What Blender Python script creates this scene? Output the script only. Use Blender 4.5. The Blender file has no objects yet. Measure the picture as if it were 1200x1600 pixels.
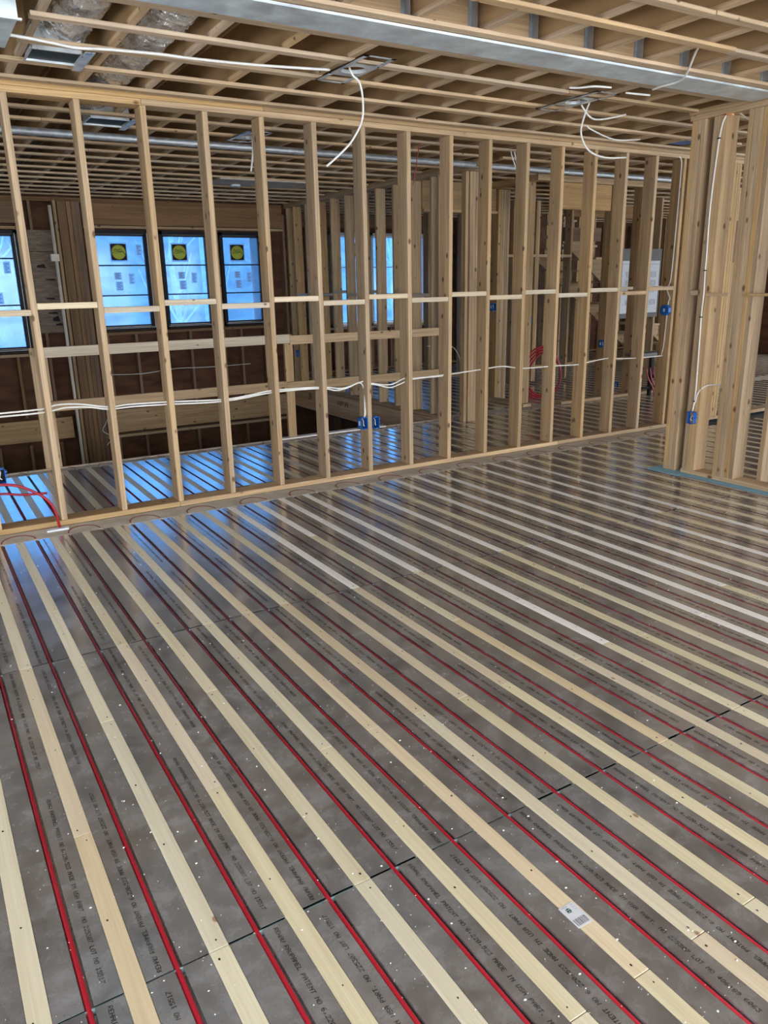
import bpy, bmesh, math, random
from mathutils import Vector, Matrix
random.seed(7)
C = bpy.context.scene.collection
scn = bpy.context.scene

# ------------------------------------------------------------------ camera
yaw, pitch, roll, H, FPX = 0.5437, 0.2901, -0.0195, 1.5705, 1196.3
cy, sy, cp, sp = math.cos(yaw), math.sin(yaw), math.cos(pitch), math.sin(pitch)
fwd = Vector((sy*cp, cy*cp, -sp)); rgt = Vector((cy, -sy, 0)); up = rgt.cross(fwd)
c_, s_ = math.cos(roll), math.sin(roll)
r2 = c_*rgt + s_*up; u2 = -s_*rgt + c_*up
cam_d = bpy.data.cameras.new('camera'); cam = bpy.data.objects.new('camera', cam_d); C.objects.link(cam)
m = Matrix((r2, u2, -fwd)).transposed().to_4x4(); m.translation = Vector((0, 0, H)); cam.matrix_world = m
cam_d.sensor_fit = 'VERTICAL'; cam_d.sensor_height = 36.0; cam_d.lens = 36.0*FPX/1600.0
cam_d.clip_start = 0.02; cam_d.clip_end = 300
scn.camera = cam

# ------------------------------------------------------------------ world, lights, exposure
w = bpy.data.worlds.new('overcast_sky'); scn.world = w; w.use_nodes = True
nt = w.node_tree; nt.nodes.clear()
wo = nt.nodes.new('ShaderNodeOutputWorld'); bg = nt.nodes.new('ShaderNodeBackground')
tc = nt.nodes.new('ShaderNodeTexCoord'); ns = nt.nodes.new('ShaderNodeTexNoise'); cr = nt.nodes.new('ShaderNodeValToRGB')
ns.inputs['Scale'].default_value = 2.0; ns.inputs['Detail'].default_value = 4
cr.color_ramp.elements[0].color = (0.78, 0.87, 1.0, 1); cr.color_ramp.elements[1].color = (0.95, 0.98, 1.0, 1)
nt.links.new(tc.outputs['Generated'], ns.inputs['Vector']); nt.links.new(ns.outputs['Fac'], cr.inputs['Fac'])
nt.links.new(cr.outputs['Color'], bg.inputs['Color']); bg.inputs['Strength'].default_value = 5.0
nt.links.new(bg.outputs['Background'], wo.inputs['Surface'])

def area(name, loc, rot, sx, sz, power, col):
    l = bpy.data.lights.new(name, 'AREA'); l.shape = 'RECTANGLE'; l.size = sx; l.size_y = sz; l.energy = power; l.color = col
    o = bpy.data.objects.new(name, l); C.objects.link(o); o.location = loc; o.rotation_euler = rot; return o
PI = math.pi
# added area lamps for extra fill: behind the camera, right side, far right
area('fill_rear', (1.5, -3.3, 1.45), (PI/2, 0, 0), 8.0, 2.3, 150, (0.97, 0.98, 1.0))
area('fill_side', (15.6, 4.0, 1.5), (PI/2, 0, PI/2), 9.0, 1.2, 50, (1.0, 0.96, 0.9))
area('fill_far_right', (11.8, 13.0, 1.5), (-PI/2, 0, 0), 4.0, 1.8, 60, (0.85, 0.93, 1.0))

vs = scn.view_settings
vs.view_transform = 'Standard'; vs.look = 'None'; vs.gamma = 1; vs.exposure = 0.27; vs.use_curve_mapping = False

# ------------------------------------------------------------------ materials
def newmat(name):
    m = bpy.data.materials.new(name); m.use_nodes = True
    return m, m.node_tree, m.node_tree.nodes['Principled BSDF']

def N(t, kind, **kw):
    n = t.nodes.new(kind)
    for k, v in kw.items(): setattr(n, k, v)
    return n

def wood(name, dark, light, axis, knots=True, rough=0.75, knot_r=0.085, vary=0.3, kn=(0.10, 0.045, 0.02), grainc=1.0, weather=0.0):
    """timber: grain runs along the local axis; every piece gets its own offset and tone"""
    m, t, b = newmat(name); L = t.links
    tc = N(t, 'ShaderNodeTexCoord'); oi = N(t, 'ShaderNodeObjectInfo')
    mul = N(t, 'ShaderNodeMath', operation='MULTIPLY'); mul.inputs[1].default_value = 57.3
    L.new(oi.outputs['Random'], mul.inputs[0])
    add = N(t, 'ShaderNodeVectorMath', operation='ADD'); L.new(tc.outputs['Object'], add.inputs[0]); L.new(mul.outputs[0], add.inputs[1])
    mp = N(t, 'ShaderNodeMapping'); sc = [22.0, 22.0, 22.0]; sc[axis] = 0.8; mp.inputs['Scale'].default_value = sc
    L.new(add.outputs[0], mp.inputs['Vector'])
    # knots bend the grain
    mk = N(t, 'ShaderNodeMapping'); ks = [9.0, 9.0, 9.0]; ks[axis] = 5.5; mk.inputs['Scale'].default_value = ks
    L.new(add.outputs[0], mk.inputs['Vector'])
    vo = N(t, 'ShaderNodeTexVoronoi'); vo.inputs['Scale'].default_value = 1.0; L.new(mk.outputs[0], vo.inputs['Vector'])
    n1 = N(t, 'ShaderNodeTexNoise'); n1.inputs['Scale'].default_value = 1.0; n1.inputs['Detail'].default_value = 5; n1.inputs['Distortion'].default_value = 0.6
    L.new(mp.outputs[0], n1.inputs['Vector'])
    mp2 = N(t, 'ShaderNodeMapping'); s2 = [170.0]*3; s2[axis] = 3.0; mp2.inputs['Scale'].default_value = s2; L.new(add.outputs[0], mp2.inputs['Vector'])
    n2 = N(t, 'ShaderNodeTexNoise'); n2.inputs['Scale'].default_value = 1.0; n2.inputs['Detail'].default_value = 2; L.new(mp2.outputs[0], n2.inputs['Vector'])
    mx = N(t, 'ShaderNodeMath', operation='ADD'); L.new(n1.outputs['Fac'], mx.inputs[0]); L.new(n2.outputs['Fac'], mx.inputs[1])
    hv = N(t, 'ShaderNodeMath', operation='MULTIPLY'); hv.inputs[1].default_value = 0.5; L.new(mx.outputs[0], hv.inputs[0])
    r = N(t, 'ShaderNodeValToRGB'); r.color_ramp.elements[0].position = 0.5-0.16/grainc; r.color_ramp.elements[1].position = 0.5+0.13/grainc
    r.color_ramp.elements[0].color = (*dark, 1); r.color_ramp.elements[1].color = (*light, 1); L.new(hv.outputs[0], r.inputs['Fac'])
    hs = N(t, 'ShaderNodeHueSaturation'); mr = N(t, 'ShaderNodeMapRange'); mr.inputs['To Min'].default_value = 1-vary*0.6; mr.inputs['To Max'].default_value = 1+vary*0.4
    L.new(oi.outputs['Random'], mr.inputs['Value']); L.new(mr.outputs[0], hs.inputs['Value']); L.new(r.outputs[0], hs.inputs['Color'])
    m2 = N(t, 'ShaderNodeMath', operation='MULTIPLY'); m2.inputs[1].default_value = 7.77; L.new(oi.outputs['Random'], m2.inputs[0])
    fr = N(t, 'ShaderNodeMath', operation='FRACT'); L.new(m2.outputs[0], fr.inputs[0])
    ms = N(t, 'ShaderNodeMapRange'); ms.inputs['To Min'].default_value = 0.80; ms.inputs['To Max'].default_value = 1.1; L.new(fr.outputs[0], ms.inputs['Value']); L.new(ms.outputs[0], hs.inputs['Saturation'])
    out = hs.outputs[0]
    if weather:
        nw = N(t, 'ShaderNodeTexNoise'); nw.inputs['Scale'].default_value = 2.2; nw.inputs['Detail'].default_value = 5; L.new(add.outputs[0], nw.inputs['Vector'])
        rw = N(t, 'ShaderNodeMapRange'); rw.inputs['From Min'].default_value = 0.45; rw.inputs['From Max'].default_value = 0.7; rw.inputs['To Max'].default_value = weather
        L.new(nw.outputs['Fac'], rw.inputs['Value'])
        mw = N(t, 'ShaderNodeMixRGB'); L.new(rw.outputs[0], mw.inputs['Fac']); L.new(out, mw.inputs['Color1']); mw.inputs['Color2'].default_value = (0.30, 0.25, 0.20, 1)
        out = mw.outputs[0]
    if knots:
        rk = N(t, 'ShaderNodeValToRGB'); e = rk.color_ramp.elements
        e[0].position = knot_r*0.8; e[0].color = (1, 1, 1, 1); e[1].position = knot_r*1.5; e[1].color = (0, 0, 0, 1)
        L.new(vo.outputs['Distance'], rk.inputs['Fac'])
        fk = N(t, 'ShaderNodeMath', operation='MULTIPLY'); fk.inputs[1].default_value = 0.85; L.new(rk.outputs[0], fk.inputs[0])
        mm = N(t, 'ShaderNodeMixRGB'); L.new(fk.outputs[0], mm.inputs['Fac']); L.new(out, mm.inputs['Color1']); mm.inputs['Color2'].default_value = (*kn, 1)
        out = mm.outputs[0]
    L.new(out, b.inputs['Base Color']); b.inputs['Roughness'].default_value = rough
    b.inputs['Specular IOR Level'].default_value = 0.25 if rough > .6 else 0.5
    bp = N(t, 'ShaderNodeBump'); bp.inputs['Strength'].default_value = 0.25; bp.inputs['Distance'].default_value = 0.002
    L.new(hv.outputs[0], bp.inputs['Height']); L.new(bp.outputs[0], b.inputs['Normal'])
    return m

def axes(fn): return [fn(a) for a in range(3)]
STUD = axes(lambda a: wood('stud_spruce_%s' % 'xyz'[a], (0.33, 0.205, 0.098), (0.60, 0.415, 0.215), a, weather=0.22, knot_r=0.105))
PALE = axes(lambda a: wood('pale_spruce_%s' % 'xyz'[a], (0.50, 0.40, 0.27), (0.74, 0.62, 0.45), a, knot_r=0.06))
STRAP = axes(lambda a: wood('strapping_%s' % 'xyz'[a], (0.42, 0.285, 0.16), (0.66, 0.475, 0.29), a, knot_r=0.06, weather=0.25))
SLEEP = [wood('sleeper_spruce_%s' % n, d, l, 1, knot_r=0.05, kn=(0.28, 0.14, 0.06), vary=0.14, grainc=0.8, rough=0.42) for n, d, l in
         (('cream', (0.66, 0.58, 0.38), (0.82, 0.76, 0.55)), ('tan', (0.64, 0.52, 0.33), (0.80, 0.69, 0.48)), ('straw', (0.64, 0.57, 0.37), (0.80, 0.75, 0.54)))]
SLEEPW = wood('sleeper_primed_white', (0.84, 0.82, 0.77), (0.95, 0.94, 0.90), 1, knots=False, vary=0.08, rough=0.55)
LVL = axes(lambda a: wood('lvl_orange_%s' % 'xyz'[a], (0.36, 0.21, 0.085), (0.56, 0.36, 0.16), a, knot_r=0.04))
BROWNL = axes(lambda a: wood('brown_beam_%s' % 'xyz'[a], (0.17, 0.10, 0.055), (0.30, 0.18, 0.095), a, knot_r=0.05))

RIM = axes(lambda a: wood('rim_lvl_%s' % 'xyz'[a], (0.42, 0.26, 0.14), (0.74, 0.55, 0.36), a, knots=False, grainc=0.8))  # lighter copy of LVL; window light on this face put into the colour
def sheet(name, a, b_, scale=3.0, rough=0.8, detail=6, stretch=(1, 1, 1)):
    m, t, b = newmat(name); L = t.links
    tc = N(t, 'ShaderNodeTexCoord'); mp = N(t, 'ShaderNodeMapping'); mp.inputs['Scale'].default_value = stretch
    n = N(t, 'ShaderNodeTexNoise'); n.inputs['Scale'].default_value = scale; n.inputs['Detail'].default_value = detail; n.inputs['Distortion'].default_value = 0.4
    r = N(t, 'ShaderNodeValToRGB'); r.color_ramp.elements[0].position = 0.35; r.color_ramp.elements[1].position = 0.68
    r.color_ramp.elements[0].color = (*a, 1); r.color_ramp.elements[1].color = (*b_, 1)
    L.new(tc.outputs['Object'], mp.inputs[0]); L.new(mp.outputs[0], n.inputs['Vector']); L.new(n.outputs['Fac'], r.inputs['Fac'])
    L.new(r.outputs[0], b.inputs['Base Color']); b.inputs['Roughness'].default_value = rough; b.inputs['Specular IOR Level'].default_value = 0.2
    return m
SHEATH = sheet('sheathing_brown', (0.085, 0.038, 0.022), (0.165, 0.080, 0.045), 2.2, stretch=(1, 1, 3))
DECK = sheet('deck_plywood', (0.34, 0.21, 0.10), (0.47, 0.31, 0.16), 1.6, stretch=(3, 1, 1))
WEB = sheet('joist_web', (0.34, 0.21, 0.095), (0.47, 0.305, 0.15), 5, stretch=(1, 0.3, 2))
FLAT = sheet('return_board', (0.46, 0.41, 0.34), (0.64, 0.59, 0.51), 5)
SUB = sheet('subfloor_dark', (0.03, 0.05, 0.055), (0.07, 0.10, 0.11), 30)
LOWER = sheet('lower_storey', (0.10, 0.07, 0.05), (0.16, 0.11, 0.08), 3)
OSBP = sheet('pale_sheathing', (0.16, 0.12, 0.09), (0.30, 0.24, 0.18), 14, stretch=(0.4, 1, 3))

def plain(name, col, rough=0.5, metal=0.0, spec=0.5):
    m, t, b = newmat(name); L = t.links
    n = N(t, 'ShaderNodeTexNoise'); n.inputs['Scale'].default_value = 25; n.inputs['Detail'].default_value = 3
    tc = N(t, 'ShaderNodeTexCoord'); L.new(tc.outputs['Object'], n.inputs['Vector'])
    r = N(t, 'ShaderNodeValToRGB'); r.color_ramp.elements[0].color = (*[c*0.86 for c in col], 1); r.color_ramp.elements[1].color = (*[min(1, c*1.1) for c in col], 1)
    L.new(n.outputs['Fac'], r.inputs['Fac']); L.new(r.outputs[0], b.inputs['Base Color'])
    b.inputs['Roughness'].default_value = rough; b.inputs['Metallic'].default_value = metal; b.inputs['Specular IOR Level'].default_value = spec
    return m
RED = plain('red_pex', (0.36, 0.009, 0.022), 0.35)
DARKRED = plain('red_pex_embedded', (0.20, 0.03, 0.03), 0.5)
WHITE = plain('white_cable', (0.80, 0.79, 0.74), 0.45)
PVC = plain('pvc_cream', (0.72, 0.66, 0.55), 0.5)
BLUE = plain('blue_plastic', (0.01, 0.13, 0.50), 0.4)
BLUEF = plain('blue_foam', (0.26, 0.52, 0.68), 0.7)
BLACK = plain('black_frame', (0.012, 0.015, 0.02), 0.5, spec=0.2)
BLACKM = plain('black_matte', (0.012, 0.012, 0.013), 0.8)
FRAMEW = plain('white_frame', (0.75, 0.78, 0.80), 0.4)
INK = plain('black_ink', (0.006, 0.006, 0.007), 0.9)
YEL = plain('yellow_print', (0.72, 0.55, 0.03), 0.5)
PAPER = plain('paper', (0.70, 0.74, 0.80), 0.8)
GREYL = plain('grey_line', (0.30, 0.34, 0.40), 0.8)
GREEN = plain('dark_green_print', (0.01, 0.08, 0.05), 0.6)
GREYP = plain('grey_board', (0.14, 0.14, 0.14), 0.6)
DUST = plain('white_chips', (0.80, 0.78, 0.72), 0.9)
TEAL = plain('duct_shade', (0.01, 0.028, 0.033), 0.6)
JOINT = plain('joint_highlight', (0.34, 0.52, 0.57), 0.4)
ORANGE = plain('foam_sealant', (0.85, 0.42, 0.22), 0.8)

def metal(name, col, rough, scale=6, bump=0.15, rvar=0.1, stretch=(1, 1, 1), bdist=0.01, smudge=0.0, smudge_tint=(0.40, 0.405, 0.41)):
    m, t, b = newmat(name); L = t.links
    tc = N(t, 'ShaderNodeTexCoord'); oi = N(t, 'ShaderNodeObjectInfo'); mul = N(t, 'ShaderNodeMath', operation='MULTIPLY'); mul.inputs[1].default_value = 31.7
    L.new(oi.outputs['Random'], mul.inputs[0]); add = N(t, 'ShaderNodeVectorMath', operation='ADD'); L.new(tc.outputs['Object'], add.inputs[0]); L.new(mul.outputs[0], add.inputs[1])
    mp = N(t, 'ShaderNodeMapping'); mp.inputs['Scale'].default_value = stretch; L.new(add.outputs[0], mp.inputs[0])
    n = N(t, 'ShaderNodeTexNoise'); n.inputs['Scale'].default_value = scale; n.inputs['Detail'].default_value = 5; L.new(mp.outputs[0], n.inputs['Vector'])
    r = N(t, 'ShaderNodeValToRGB'); r.color_ramp.elements[0].position = 0.3; r.color_ramp.elements[1].position = 0.7
    r.color_ramp.elements[0].color = (*[c*0.8 for c in col], 1); r.color_ramp.elements[1].color = (*[min(1, c*1.15) for c in col], 1)
    L.new(n.outputs['Fac'], r.inputs['Fac'])
    mr = N(t, 'ShaderNodeMapRange'); mr.inputs['From Min'].default_value = 0.3; mr.inputs['From Max'].default_value = 0.7
    mr.inputs['To Min'].default_value = rough-rvar; mr.inputs['To Max'].default_value = rough+rvar; L.new(n.outputs['Fac'], mr.inputs['Value']); L.new(mr.outputs[0], b.inputs['Roughness'])
    b.inputs['Metallic'].default_value = 1.0
    bp = N(t, 'ShaderNodeBump'); bp.inputs['Strength'].default_value = bump; bp.inputs['Distance'].default_value = bdist; L.new(n.outputs['Fac'], bp.inputs['Height']); L.new(bp.outputs[0], b.inputs['Normal'])
    out = r.outputs[0]
    if smudge:
        # smudge tint: dusty film and fine scratches on floor plates, paler tone on steel
        n2 = N(t, 'ShaderNodeTexNoise'); n2.inputs['Scale'].default_value = 14; n2.inputs['Detail'].default_value = 10; n2.inputs['Roughness'].default_value = 0.68; n2.inputs['Distortion'].default_value = 0.35; L.new(add.outputs[0], n2.inputs['Vector'])
        r2_ = N(t, 'ShaderNodeMapRange'); r2_.inputs['From Min'].default_value = 0.52; r2_.inputs['From Max'].default_value = 0.72; r2_.inputs['To Max'].default_value = 0.35; L.new(n2.outputs['Fac'], r2_.inputs['Value'])
        mm = N(t, 'ShaderNodeMixRGB'); L.new(r2_.outputs[0], mm.inputs['Fac']); L.new(out, mm.inputs['Color1']); mm.inputs['Color2'].default_value = (*smudge_tint, 1); out = mm.outputs[0]
        mt = N(t, 'ShaderNodeMapRange'); mt.inputs['From Min'].default_value = 0.4; mt.inputs['From Max'].default_value = 0.75
        mt.inputs['To Min'].default_value = 1-smudge*0.7; mt.inputs['To Max'].default_value = 1-smudge*1.6; L.new(n2.outputs['Fac'], mt.inputs['Value']); L.new(mt.outputs[0], b.inputs['Metallic'])
    L.new(out, b.inputs['Base Color'])
    return m
ALU = metal('aluminium_plate', (0.48, 0.495, 0.51), 0.21, 7, 0.05, 0.05, bdist=0.003, smudge=0.28)
ALU.node_tree.nodes['Principled BSDF'].inputs['Coat Weight'].default_value = 0.7
ALU.node_tree.nodes['Principled BSDF'].inputs['Coat Roughness'].default_value = 0.14
GALV = metal('galvanised_steel', (0.74, 0.84, 0.92), 0.45, 8, 0.1, 0.1, smudge=0.5, smudge_tint=(0.62, 0.72, 0.78))  # pale tint mixed in to brighten the steel
HANG = metal('hanger_steel', (0.46, 0.49, 0.52), 0.5, 20, 0.2, smudge=.3)
SHINY = metal('bright_sheet_metal', (0.75, 0.80, 0.82), 0.35, 12, 0.2, 0.1, smudge=0.4)
FOIL = metal('crumpled_foil', (0.86, 0.86, 0.86), 0.24, 16, 1.0, 0.06, (1, 0.45, 1), bdist=0.05, smudge=0.2)
FOIL.node_tree.nodes['Principled BSDF'].inputs['Metallic'].links and FOIL.node_tree.links.remove(FOIL.node_tree.nodes['Principled BSDF'].inputs['Metallic'].links[0])
FOIL.node_tree.nodes['Principled BSDF'].inputs['Metallic'].default_value = 0.82

def backlit(name, col):
    m = bpy.data.materials.new(name); m.use_nodes = True; t = m.node_tree; t.nodes.clear(); L = t.links
    o = N(t, 'ShaderNodeOutputMaterial'); d = N(t, 'ShaderNodeBsdfDiffuse'); tl = N(t, 'ShaderNodeBsdfTranslucent'); mx = N(t, 'ShaderNodeMixShader'); mx.inputs['Fac'].default_value = 0.75
    n = N(t, 'ShaderNodeTexNoise'); n.inputs['Scale'].default_value = 30; r = N(t, 'ShaderNodeValToRGB'); r.color_ramp.elements[0].color = (*[c*.85 for c in col], 1); r.color_ramp.elements[1].color = (*col, 1)
    L.new(n.outputs['Fac'], r.inputs['Fac']); L.new(r.outputs[0], d.inputs['Color']); L.new(r.outputs[0], tl.inputs['Color'])
    L.new(d.outputs[0], mx.inputs[1]); L.new(tl.outputs[0], mx.inputs[2]); L.new(mx.outputs[0], o.inputs['Surface']); return m
LABEL = backlit('thin_paper_label', (0.80, 0.90, 0.98)); YELB = backlit('yellow_printed_film', (1.0, 0.66, 0.06))
def film(name):
    m = bpy.data.materials.new(name); m.use_nodes = True; t = m.node_tree; t.nodes.clear(); L = t.links
    o = N(t, 'ShaderNodeOutputMaterial'); tr = N(t, 'ShaderNodeBsdfTransparent'); tl = N(t, 'ShaderNodeBsdfTranslucent'); mx = N(t, 'ShaderNodeMixShader'); gl = N(t, 'ShaderNodeBsdfGlossy'); m3 = N(t, 'ShaderNodeMixShader')
    n = N(t, 'ShaderNodeTexNoise'); n.inputs['Scale'].default_value = 5; n.inputs['Detail'].default_value = 6
    tc = N(t, 'ShaderNodeTexCoord'); L.new(tc.outputs['Object'], n.inputs['Vector'])
    r = N(t, 'ShaderNodeMapRange'); r.inputs['To Min'].default_value = 0.12; r.inputs['To Max'].default_value = 0.4; L.new(n.outputs['Fac'], r.inputs['Value'])
    tr.inputs['Color'].default_value = (0.35, 0.62, 0.93, 1); tl.inputs['Color'].default_value = (0.20, 0.38, 0.64, 1)
    gl.inputs['Roughness'].default_value = 0.1; gl.inputs['Color'].default_value = (0.9, 0.95, 1, 1); m3.inputs['Fac'].default_value = 0.05
    L.new(r.outputs[0], mx.inputs['Fac']); L.new(tr.outputs[0], mx.inputs[1]); L.new(tl.outputs[0], mx.inputs[2])
    L.new(mx.outputs[0], m3.inputs[1]); L.new(gl.outputs[0], m3.inputs[2]); L.new(m3.outputs[0], o.inputs['Surface'])
    return m
FILM = film('blue_protective_film_on_glass')

# ------------------------------------------------------------------ helpers
_cache = {}
def mesh_from(name, verts, faces, mats, smooth=False, fm=None):
    me = bpy.data.meshes.new(name); me.from_pydata(verts, [], faces); me.update()
    for mt in (mats if isinstance(mats, (list, tuple)) else [mats]): me.materials.append(mt)
    if fm:
        for p, i in zip(me.polygons, fm): p.material_index = i
    if smooth:
        for p in me.polygons: p.use_smooth = True
    return me

def chamfer_box(sx, sy, sz, c):
    hx, hy, hz = sx/2, sy/2, sz/2; c = min(c, hx*0.45, hy*0.45, hz*0.45); V = []; idx = {}
    for X in (-1, 1):
        for Y in (-1, 1):
            for Z in (-1, 1):
                for a in range(3):
                    p = [X*(hx-c), Y*(hy-c), Z*(hz-c)]; p[a] = (X*hx, Y*hy, Z*hz)[a]
                    idx[(X, Y, Z, a)] = len(V); V.append(tuple(p))
    F = []
    for a in range(3):
        b, d = (a+1) % 3, (a+2) % 3
        for s in (-1, 1):
            q = []
            for (u, v) in ((-1, -1), (1, -1), (1, 1), (-1, 1)):
                k = [0, 0, 0]; k[a] = s; k[b] = u; k[d] = v; q.append(idx[(*k, a)])
            F.append(q if s > 0 else q[::-1])
    for a in range(3):   # edges running along a
        b, d = (a+1) % 3, (a+2) % 3
        for u in (-1, 1):
            for v in (-1, 1):
                k0 = [0]*3; k1 = [0]*3; k0[a] = -1; k1[a] = 1; k0[b] = k1[b] = u; k0[d] = k1[d] = v
                q = [idx[(*k0, b)], idx[(*k1, b)], idx[(*k1, d)], idx[(*k0, d)]]
                F.append(q if u*v < 0 else q[::-1])
    for X in (-1, 1):
        for Y in (-1, 1):
            for Z in (-1, 1):
                q = [idx[(X, Y, Z, 0)], idx[(X, Y, Z, 1)], idx[(X, Y, Z, 2)]]
                F.append(q if X*Y*Z > 0 else q[::-1])
    return V, F

def link(o, parent=None, kind=None, local=False):
    C.objects.link(o)
    if parent is not None:
        o.parent = parent
        if not local: o.location = Vector(o.location) - wloc(parent)
    if kind: o['kind'] = kind
    return o

def wloc(o):
    v = Vector((0, 0, 0))
    while o is not None: v += Vector(o.location); o = o.parent
    return v

def box(name, x0, x1, y0, y1, z0, z1, mat, parent=None, kind=None, c=0.002, rot=None):
    """a squared piece of timber, sheet or plate; mat may be a list of three (grain follows the long side)"""
    s = (round(x1-x0, 4), round(y1-y0, 4), round(z1-z0, 4))
    if isinstance(mat, list): mat = mat[s.index(max(s))]
    key = (s, mat.name, c)
    if key not in _cache:
        V, F = chamfer_box(*s, c); _cache[key] = mesh_from(name, V, F, mat)
    o = bpy.data.objects.new(name, _cache[key]); o.location = ((x0+x1)/2, (y0+y1)/2, (z0+z1)/2)
    if rot: o.rotation_euler = rot
    return link(o, parent, kind)

class MB:
    """collects boxes, quads and tubes into one mesh"""
    def __init__(s): s.v = []; s.f = []; s.m = []
    def box(s, x0, x1, y0, y1, z0, z1, mi=0):
        b = len(s.v); s.v += [(x, y, z) for x in (x0, x1) for y in (y0, y1) for z in (z0, z1)]
        for q in ((0, 1, 3, 2), (4, 6, 7, 5), (0, 4, 5, 1), (2, 3, 7, 6), (0, 2, 6, 4), (1, 5, 7, 3)): s.f.append([b+i for i in q]); s.m.append(mi)
    def quad(s, pts, mi=0):
        b = len(s.v); s.v += [tuple(p) for p in pts]; s.f.append(list(range(b, b+len(pts)))); s.m.append(mi)
    def prism(s, poly, axis, a0, a1, mi=0):
        """extrude a 2-D polygon along an axis"""
        b = len(s.v); n = len(poly)
        for a in (a0, a1):
            for (u, v) in poly:
                s.v.append((a, u, v) if axis == 0 else (u, a, v) if axis == 1 else (u, v, a))
        s.f.append([b+i for i in range(n)][::-1]); s.f.append([b+n+i for i in range(n)]); s.m += [mi, mi]
        for i in range(n):
            j = (i+1) % n; s.f.append([b+i, b+j, b+n+j, b+n+i]); s.m.append(mi)
    def tube(s, pts, r, n=8, mi=0, cap=True):
        pts = [Vector(p) for p in pts]; base = len(s.v); ref = None
        for i, p in enumerate(pts):
            d = (pts[min(i+1, len(pts)-1)] - pts[max(i-1, 0)]).normalized()
            if ref is None: ref = d.orthogonal().normalized()
            ref = (ref - d*ref.dot(d)).normalized(); bi = d.cross(ref)
            rr = r[i] if isinstance(r, (list, tuple)) else r
            for k in range(n):
                a = 2*PI*k/n; s.v.append(tuple(p + ref*math.cos(a)*rr + bi*math.sin(a)*rr))
        for i in range(len(pts)-1):
            for k in range(n):
                a = base+i*n+k; b = base+i*n+(k+1) % n; s.f.append([a, b, b+n, a+n]); s.m.append(mi)
        if cap:
            s.f.append([base+k for k in range(n)][::-1]); s.f.append([base+(len(pts)-1)*n+k for k in range(n)]); s.m += [mi, mi]
    def build(s, name, mats, parent=None, kind=None, smooth=False, origin=(0, 0, 0), local=False):
        O = Vector(origin)
        me = mesh_from(name, [tuple(Vector(v)-O) for v in s.v], s.f, mats, smooth, s.m)
        bm = bmesh.new(); bm.from_mesh(me); bmesh.ops.recalc_face_normals(bm, faces=bm.faces); bm.to_mesh(me); bm.free()
        o = bpy.data.objects.new(name, me); o.location = O
        return link(o, parent, kind, local)

def smooth_path(pts, k=5):
    P = [Vector(p) for p in pts]; out = []
    for i in range(len(P)-1):
        p0, p1, p2, p3 = P[max(i-1, 0)], P[i], P[i+1], P[min(i+2, len(P)-1)]
        for j in range(k):
            t = j/k; out.append(0.5*((2*p1)+(p2-p0)*t+(2*p0-5*p1+4*p2-p3)*t*t+(3*p1-p0-3*p2+p3)*t**3))
    out.append(P[-1]); return out

def thing(name, label, cat, loc=(0, 0, 0), group=None):
    o = bpy.data.objects.new(name, None); o.empty_display_size = 0.1; o.location = loc; C.objects.link(o); o['label'] = label; o['category'] = cat
    if group: o['group'] = group
    return o
def tag(o, label, cat, group=None):
    o['label'] = label; o['category'] = cat
    if group: o['group'] = group
    return o
def setting(name, loc=(0, 0, 0)):
    o = bpy.data.objects.new(name, None); o.empty_display_size = 0.1; o.location = loc; C.objects.link(o); o['kind'] = 'structure'; return o

# ------------------------------------------------------------------ outdoors
g = MB(); g.box(-40, 60, 14, 90, -3.6, -3.3); g.build('ground', sheet('leafy_ground', (0.22, 0.17, 0.12), (0.34, 0.28, 0.20), 1.0), kind='structure')
h = MB(); n = 60; prev = None
rows = []
for j in range(6):
    row = []
    for i in range(n+1):
        x = -35+i*1.6; y = 40+j*5; z = -3.4 + (j/5.0)*(9.6+0.5*math.sin(x*0.23)+0.3*math.sin(x*0.61+1)) + (random.uniform(-.5, .5) if j else 0); row.append((x, y, z))
    rows.append(row)
for j in range(5):
    for i in range(n): h.quad([rows[j][i], rows[j][i+1], rows[j+1][i+1], rows[j+1][i]])
h.build('hillside', sheet('winter_hillside', (0.16, 0.155, 0.15), (0.36, 0.35, 0.34), 0.5), kind='structure')
BARK = sheet('birch_bark', (0.62, 0.62, 0.60), (0.86, 0.86, 0.84), 6, stretch=(1, 1, 5))
tl = [(1.2, 17, 0.12, 'young'), (3.0, 18.5, 0.10, 'slim'), (5.2, 17.5, 0.09, ''), (6.9, 20, 0.10, ''), (8.6, 18, 0.11, ''), (4.2, 23, .13, ''), (10.6, 22, .12, ''), (2.2, 26, .14, ''), (12.5, 20, .1, ''), (7.8, 27, .14, '')]
for i, (x, y, r, _) in enumerate(tl):
    rnd = random.Random(i+3); t_ = MB(); p = [(x, y, -3.35)]; rr = [r*1.25]
    for k in range(1, 9): p.append((p[-1][0]+rnd.uniform(-.12, .12), y+rnd.uniform(-.1, .1), -3.35+k*1.35)); rr.append(r*(1-k*0.1))
    ro = thing('birch_tree', 'white-barked leafless birch outside the windows, crown bare', 'tree', (x, y, -3.35), 'bare birches outside the windows')
    t_.tube(p, rr, 7); t_.build('trunk', BARK, ro, smooth=True, origin=(x, y, -3.35))
    b_ = MB()
    for k in range(3, 9):
        for q in range(3):
            a = rnd.uniform(0, 2*PI); L_ = rnd.uniform(.8, 1.9); s0 = Vector(p[k])
            b_.tube([s0, s0+Vector((math.cos(a)*L_*.5, math.sin(a)*L_*.5, L_*.5)), s0+Vector((math.cos(a)*L_*.8, math.sin(a)*L_*.8, L_*1.2))], [r*.35, r*.22, r*.08], 4)
    b_.build('branches', BARK, ro, origin=(x, y, -3.35))

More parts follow.
